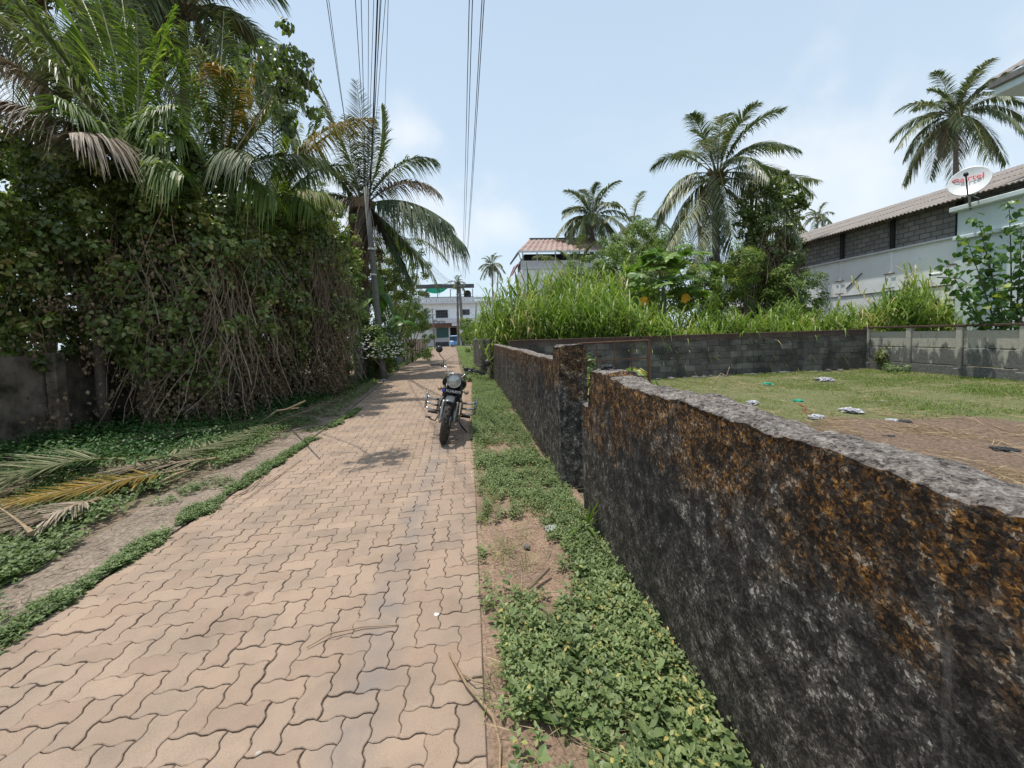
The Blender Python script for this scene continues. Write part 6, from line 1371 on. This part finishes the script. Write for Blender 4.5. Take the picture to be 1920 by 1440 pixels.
    pc = S(.60,0,.735); m3 = Matrix((yv, Vector((0,0,1)), hd)).transposed(); mb = MB(); mb.box(pc, (.30,.052,.004), m3); np_o = ob('number_plate', mb, 'black_metal', root, False)
    mb = MB(); mb.box(pc+yv*-.128+hd*.003, (.035,.036,.002), m3); ob('blue_patch', mb, 'plate_blue', np_o, False)
    rm = Matrix((yv, Vector((0,0,1)), yv.cross(Vector((0,0,1))))).transposed().to_4x4()
    tx = text('plate_lettering', 'KL54L8570', .046, pc+yv*.018+hd*.004, rm, 'text_white', None, .001); tx.parent = np_o
    for s in (-1, 1):
        mb = MB(); mb.tube([S(.50,s*.08,.745), S(.50,s*.165,.74)], .009, 6); ind = ob('indicator', mb, 'black_metal')
        mb = MB(); mb.lathe([(0,-.05),(.022,-.04),(.033,-.005),(.034,.0)], S(.50,s*.195,.74), hd, 16); ob('indicator_shell', mb, 'chrome', ind)
        mb = MB(); mb.lathe([(.032,0),(.028,.012),(.014,.02),(0,.022)], S(.50,s*.195,.74), hd, 16); ob('indicator_lens', mb, 'amber', ind)
    # handlebar, grips, levers, mirrors
    mb = MB(); mb.tube([S(.22,.375,1.04),S(.29,.27,1.065),S(.38,.17,1.05),S(.43,.10,.95),S(.43,.05,.915),S(.43,-.05,.915),S(.43,-.10,.95),S(.38,-.17,1.05),S(.29,-.27,1.065),S(.22,-.39,1.035)], .0115, 10); hb = ob('handlebar', mb, 'chrome')
    for s in (-1, 1):
        mb = MB(); mb.tube([S(.285,s*.275,1.065),S(.215,s*.41,1.032)], .018, 12); mb.box(S(.305,s*.235,1.065), (.045,.055,.05), bev=.01); ob('grip', mb, 'rubber', hb)
        mb = MB(); mb.tube([S(.33,s*.22,1.06),S(.35,s*.27,1.05),S(.30,s*.38,1.03),S(.275,s*.42,1.025)], [.009,.008,.006,.007], 6); mb.box(S(.335,s*.20,1.065), (.06,.05,.045), bev=.01); ob('lever', mb, 'black_metal', hb)
        mb = MB()
        if s < 0: mb.tube([S(.31,s*.22,1.08),S(.31,s*.225,1.15),S(.28,s*.30,1.21),S(.28,s*.325,1.245)], .006, 6); mc = S(.27,s*.325,1.29)
        else: mb.tube([S(.31,s*.22,1.08),S(.31,s*.24,1.11),S(.29,s*.33,1.15),S(.28,s*.40,1.185)], .006, 6); mc = S(.27,s*.42,1.20)
        mr = ob('mirror', mb, 'black_metal'); mb = MB(); mb.lathe([(0,.022),(.03,.019),(.05,.006),(.052,-.006),(.046,-.010),(0,-.010)], mc, hd+Vector((0,-.1*s,.0)), 24); ob('mirror_shell', mb, 'black_metal', mr)
    mb = MB(); mb.box(S(.40,.13,1.07), (.06,.07,.05), bev=.012); ob('fluid_reservoir', mb, 'black_metal')
    mb = MB(); mb.lathe([(0,0),(.05,0),(.055,.03),(.05,.05),(0,.055)], S(.40,0,.93), (-.3,0,1), 16); ob('speedometer', mb, 'black_metal')
    # tank
    bm = bmesh.new(); bmesh.ops.create_uvsphere(bm, u_segments=28, v_segments=18, radius=1)
    for v in bm.verts:
        c = v.co; x = c.x*.30; w_ = .185*(1+.12*c.x)*(abs(c.y)**.8*(1 if c.y > 0 else -1)); z = c.z*.125*(1-.25*max(0,-c.x)); v.co = (x+.14, w_, z+.81)
    me = bpy.data.meshes.new('fuel_tank'); bm.to_mesh(me); bm.free(); me.materials.append(M['black_paint']); me.polygons.foreach_set('use_smooth', [True]*len(me.polygons)); o = obj('fuel_tank', me); o.parent = root
    # seat
    mb = MB(); n = 14; V = []
    for i in range(n+1):
        q = i/n; x = -.12-.66*q; zt = .80-.05*math.sin(q*3.14)+.055*(q > .55)*math.sin(max(0,(q-.55))*3.5); w_ = .07+.075*math.sin(min(1,q*1.3+.12)*math.pi*.8)
        for j in range(10): a = 2*math.pi*j/10; V.append((x, w_*math.cos(a)*1.1, zt-.03+.045*math.sin(a)))
    mb.add(V, [(i*10+j, i*10+(j+1)%10, (i+1)*10+(j+1)%10, (i+1)*10+j) for i in range(n) for j in range(10)]+[tuple(range(9,-1,-1)), tuple(n*10+j for j in range(10))]); ob('seat', mb, 'seat')
    # frame
    mb = MB(); mb.tube([(.42,0,.86),(.34,0,.62),(.30,0,.34),(.22,0,.24)], .019, 10)
    for s in (-1,1): mb.tube([(.40,0,.80),(.0,s*.07,.72),(-.40,s*.10,.70),(-.80,s*.10,.72)], .014, 8); mb.tube([(-.15,s*.09,.70),(-.22,s*.10,.32),(.20,s*.09,.24)], .014, 8); mb.tube([(-.22,s*.10,.34),(-.68,s*.12,.32)], .016, 8); mb.tube([(-.66,s*.13,.34),(-.50,s*.14,.70)], .028, 10)
    ob('frame', mb, 'black_metal')
    # engine
    mb = MB(); mb.box((.08,0,.38), (.38,.27,.26), bev=.04); mb.lathe([(0,-.13),(.085,-.13),(.095,-.10),(.095,.10),(.085,.13),(0,.13)], (.00,0,.34), (0,1,0), 20); mb.lathe([(0,-.15),(.075,-.15),(.085,-.10),(.085,.12),(.07,.14),(0,.14)], (.19,0,.36), (0,1,0), 20); en = ob('engine', mb, 'steel', smooth=False)
    mb = MB()
    for k in range(9): mb.box((.16,0,.50+.021*k), (.19,.23,.008), bev=.003)
    mb.box((.16,0,.56), (.13,.13,.24)); mb.box((.16,0,.685), (.16,.16,.05), bev=.015); ob('cylinder_fins', mb, 'steel', en, False)
    mb = MB(); mb.tube([(.24,-.03,.60),(.33,-.06,.56),(.36,-.09,.42),(.26,-.14,.26),(-.05,-.16,.24),(-.30,-.17,.25)], .022, 10); mb.tube([(-.28,-.17,.25),(-.36,-.175,.26),(-.86,-.19,.31),(-.95,-.19,.315)], [.028,.045,.045,.035], 14); ob('exhaust', mb, 'chrome')
    mb = MB(); mb.box((-.30,.135,.56), (.26,.05,.22), bev=.03); mb.box((-.30,-.135,.56), (.26,.05,.22), bev=.03); ob('side_panel', mb, 'black_paint')
    mb = MB(); mb.box((.30,.0,.61), (.06,.24,.16), bev=.02); ob('horn_cover', mb, 'black_metal')
    # chrome leg guards: inner hoop with three outer bars each side
    for s in (-1, 1):
        mb = MB(); mb.tube([(.36,0,.62),(.37,s*.07,.635),(.37,s*.13,.61),(.37,s*.165,.54),(.36,s*.165,.40),(.34,s*.15,.28),(.30,s*.08,.235),(.26,0,.235)], .016, 10); lg = ob('leg_guard', mb, 'chrome')
        for z in (.555,.47,.39):
            mb = MB(); mb.tube([(.365,s*.16,z),(.40,s*.24,z+.004),(.385,s*.33,z+.018),(.37,s*.365,z+.035)], .015, 10); ob('guard_bar', mb, 'chrome', lg)
        mb = MB(); mb.tube([(.37,s*.365,.41),(.368,s*.37,.52),(.366,s*.372,.645)], [.016,.016,.016], 10); mb.lathe([(0,-.012),(.015,-.008),(.015,.008),(0,.014)], (.366,s*.372,.65), (0,0,1), 10); ob('guard_upright', mb, 'chrome', lg)
        mb = MB(); mb.tube([(.10,s*.12,.30),(.12,s*.30,.31)], .012, 8); mb.tube([(.12,s*.19,.31),(.12,s*.33,.313)], .020, 10); ob('footrest', mb, 'rubber')
    mb = MB(); mb.tube([(.05,-.15,.28),(.20,-.20,.20),(.30,-.25,.23),(.30,-.30,.26)], .009, 8); mb.box((.30,-.31,.262), (.05,.08,.02), bev=.006); ob('brake_pedal', mb, 'black_metal')
    mb = MB(); mb.tube([(.05,.12,.27),(.06,.22,.14),(.08,.315,.065)], .012, 8); mb.box((.08,.325,.06), (.07,.05,.012), bev=.004); ob('side_stand', mb, 'black_metal')
    mb = MB(); mb.lathe([(0,-.03),(.04,-.03),(.045,0),(0,.01)], (-.98,0,.62), (-1,0,0), 14); ob('tail_lamp', mb, 'bag_red')
    root.rotation_euler = Matrix.Rotation(R(-90+2), 4, 'Z').to_euler()
    m_ = Matrix.Rotation(R(-88), 4, 'Z') @ Matrix.Rotation(R(-11.5), 4, 'X')
    root.rotation_euler = m_.to_euler(); c0 = gnd(826,832); off = m_.to_3x3() @ Vector((.69,-.06,0))
    root.location = Vector((c0.x-off.x, c0.y-off.y+.0, -off.z*0 + .0))
    root.location.z = -min(off.z, 0)
motorcycle()

# auto rickshaw at the lane end
def rickshaw():
    c = at(849,648,62); root = thing('auto_rickshaw', 'small blue three-wheeled auto rickshaw parked at the end of the lane', 'auto rickshaw', (c.x, 63, 0)); x0, y0 = c.x, 63
    mb = MB(); mb.box((x0+.35,y0+.9,.62), (1.25,1.7,.72), bev=.10); mb.box((x0-.15,y0-.05,.58), (.72,.5,.72), bev=.14); ob_ = mb.build('body', M['blue_paint'], root)
    mb = MB(); mb.box((x0+.30,y0+.75,1.66), (1.30,1.9,.16), bev=.06); mb.box((x0+.35,y0+1.6,1.30), (1.22,.08,.72), bev=.02); mb.build('canopy', M['blue_paint'], root)
    mb = MB(); mb.box((x0+.42,y0+.10,1.28), (.78,.05,.66), bev=.02); mb.box((x0+.95,y0+.85,1.30), (.04,1.4,.62)); mb.build('side_curtain', M['blue_dark'], root)
    mb = MB(); mb.box((x0-.20,y0-.12,1.26), (.58,.03,.55), Matrix.Rotation(R(-12),3,'X'), bev=.01); mb.build('windscreen', M['glass'], root)
    mb = MB(); mb.box((x0-.20,y0-.32,.95), (.56,.02,.10)); mb.build('bumper', M['dish'], root)
    for (dx, dy) in ((-.15,-.15),(-.18,1.5),(.86,1.5)):
        w_ = MB(); w_.lathe([(.10,-.05),(.20,-.05),(.22,-.03),(.22,.03),(.20,.05),(.10,.05)], (x0+dx,y0+dy,.22), (1,0,0), 20, closed=True); wo_ = w_.build('wheel', M['rubber'], root, smooth=True); h_ = MB(); h_.lathe([(0,-.04),(.10,-.04),(.10,.04),(0,.04)], (x0+dx,y0+dy,.22), (1,0,0), 14); h_.build('rim', M['steel'], wo_)
    mb = MB(); mb.lathe([(0,0),(.07,0),(.075,.03),(0,.05)], (x0-.15,y0-.34,.72), (0,-1,0), 14); mb.build('headlight', M['headglass'], root)
rickshaw()
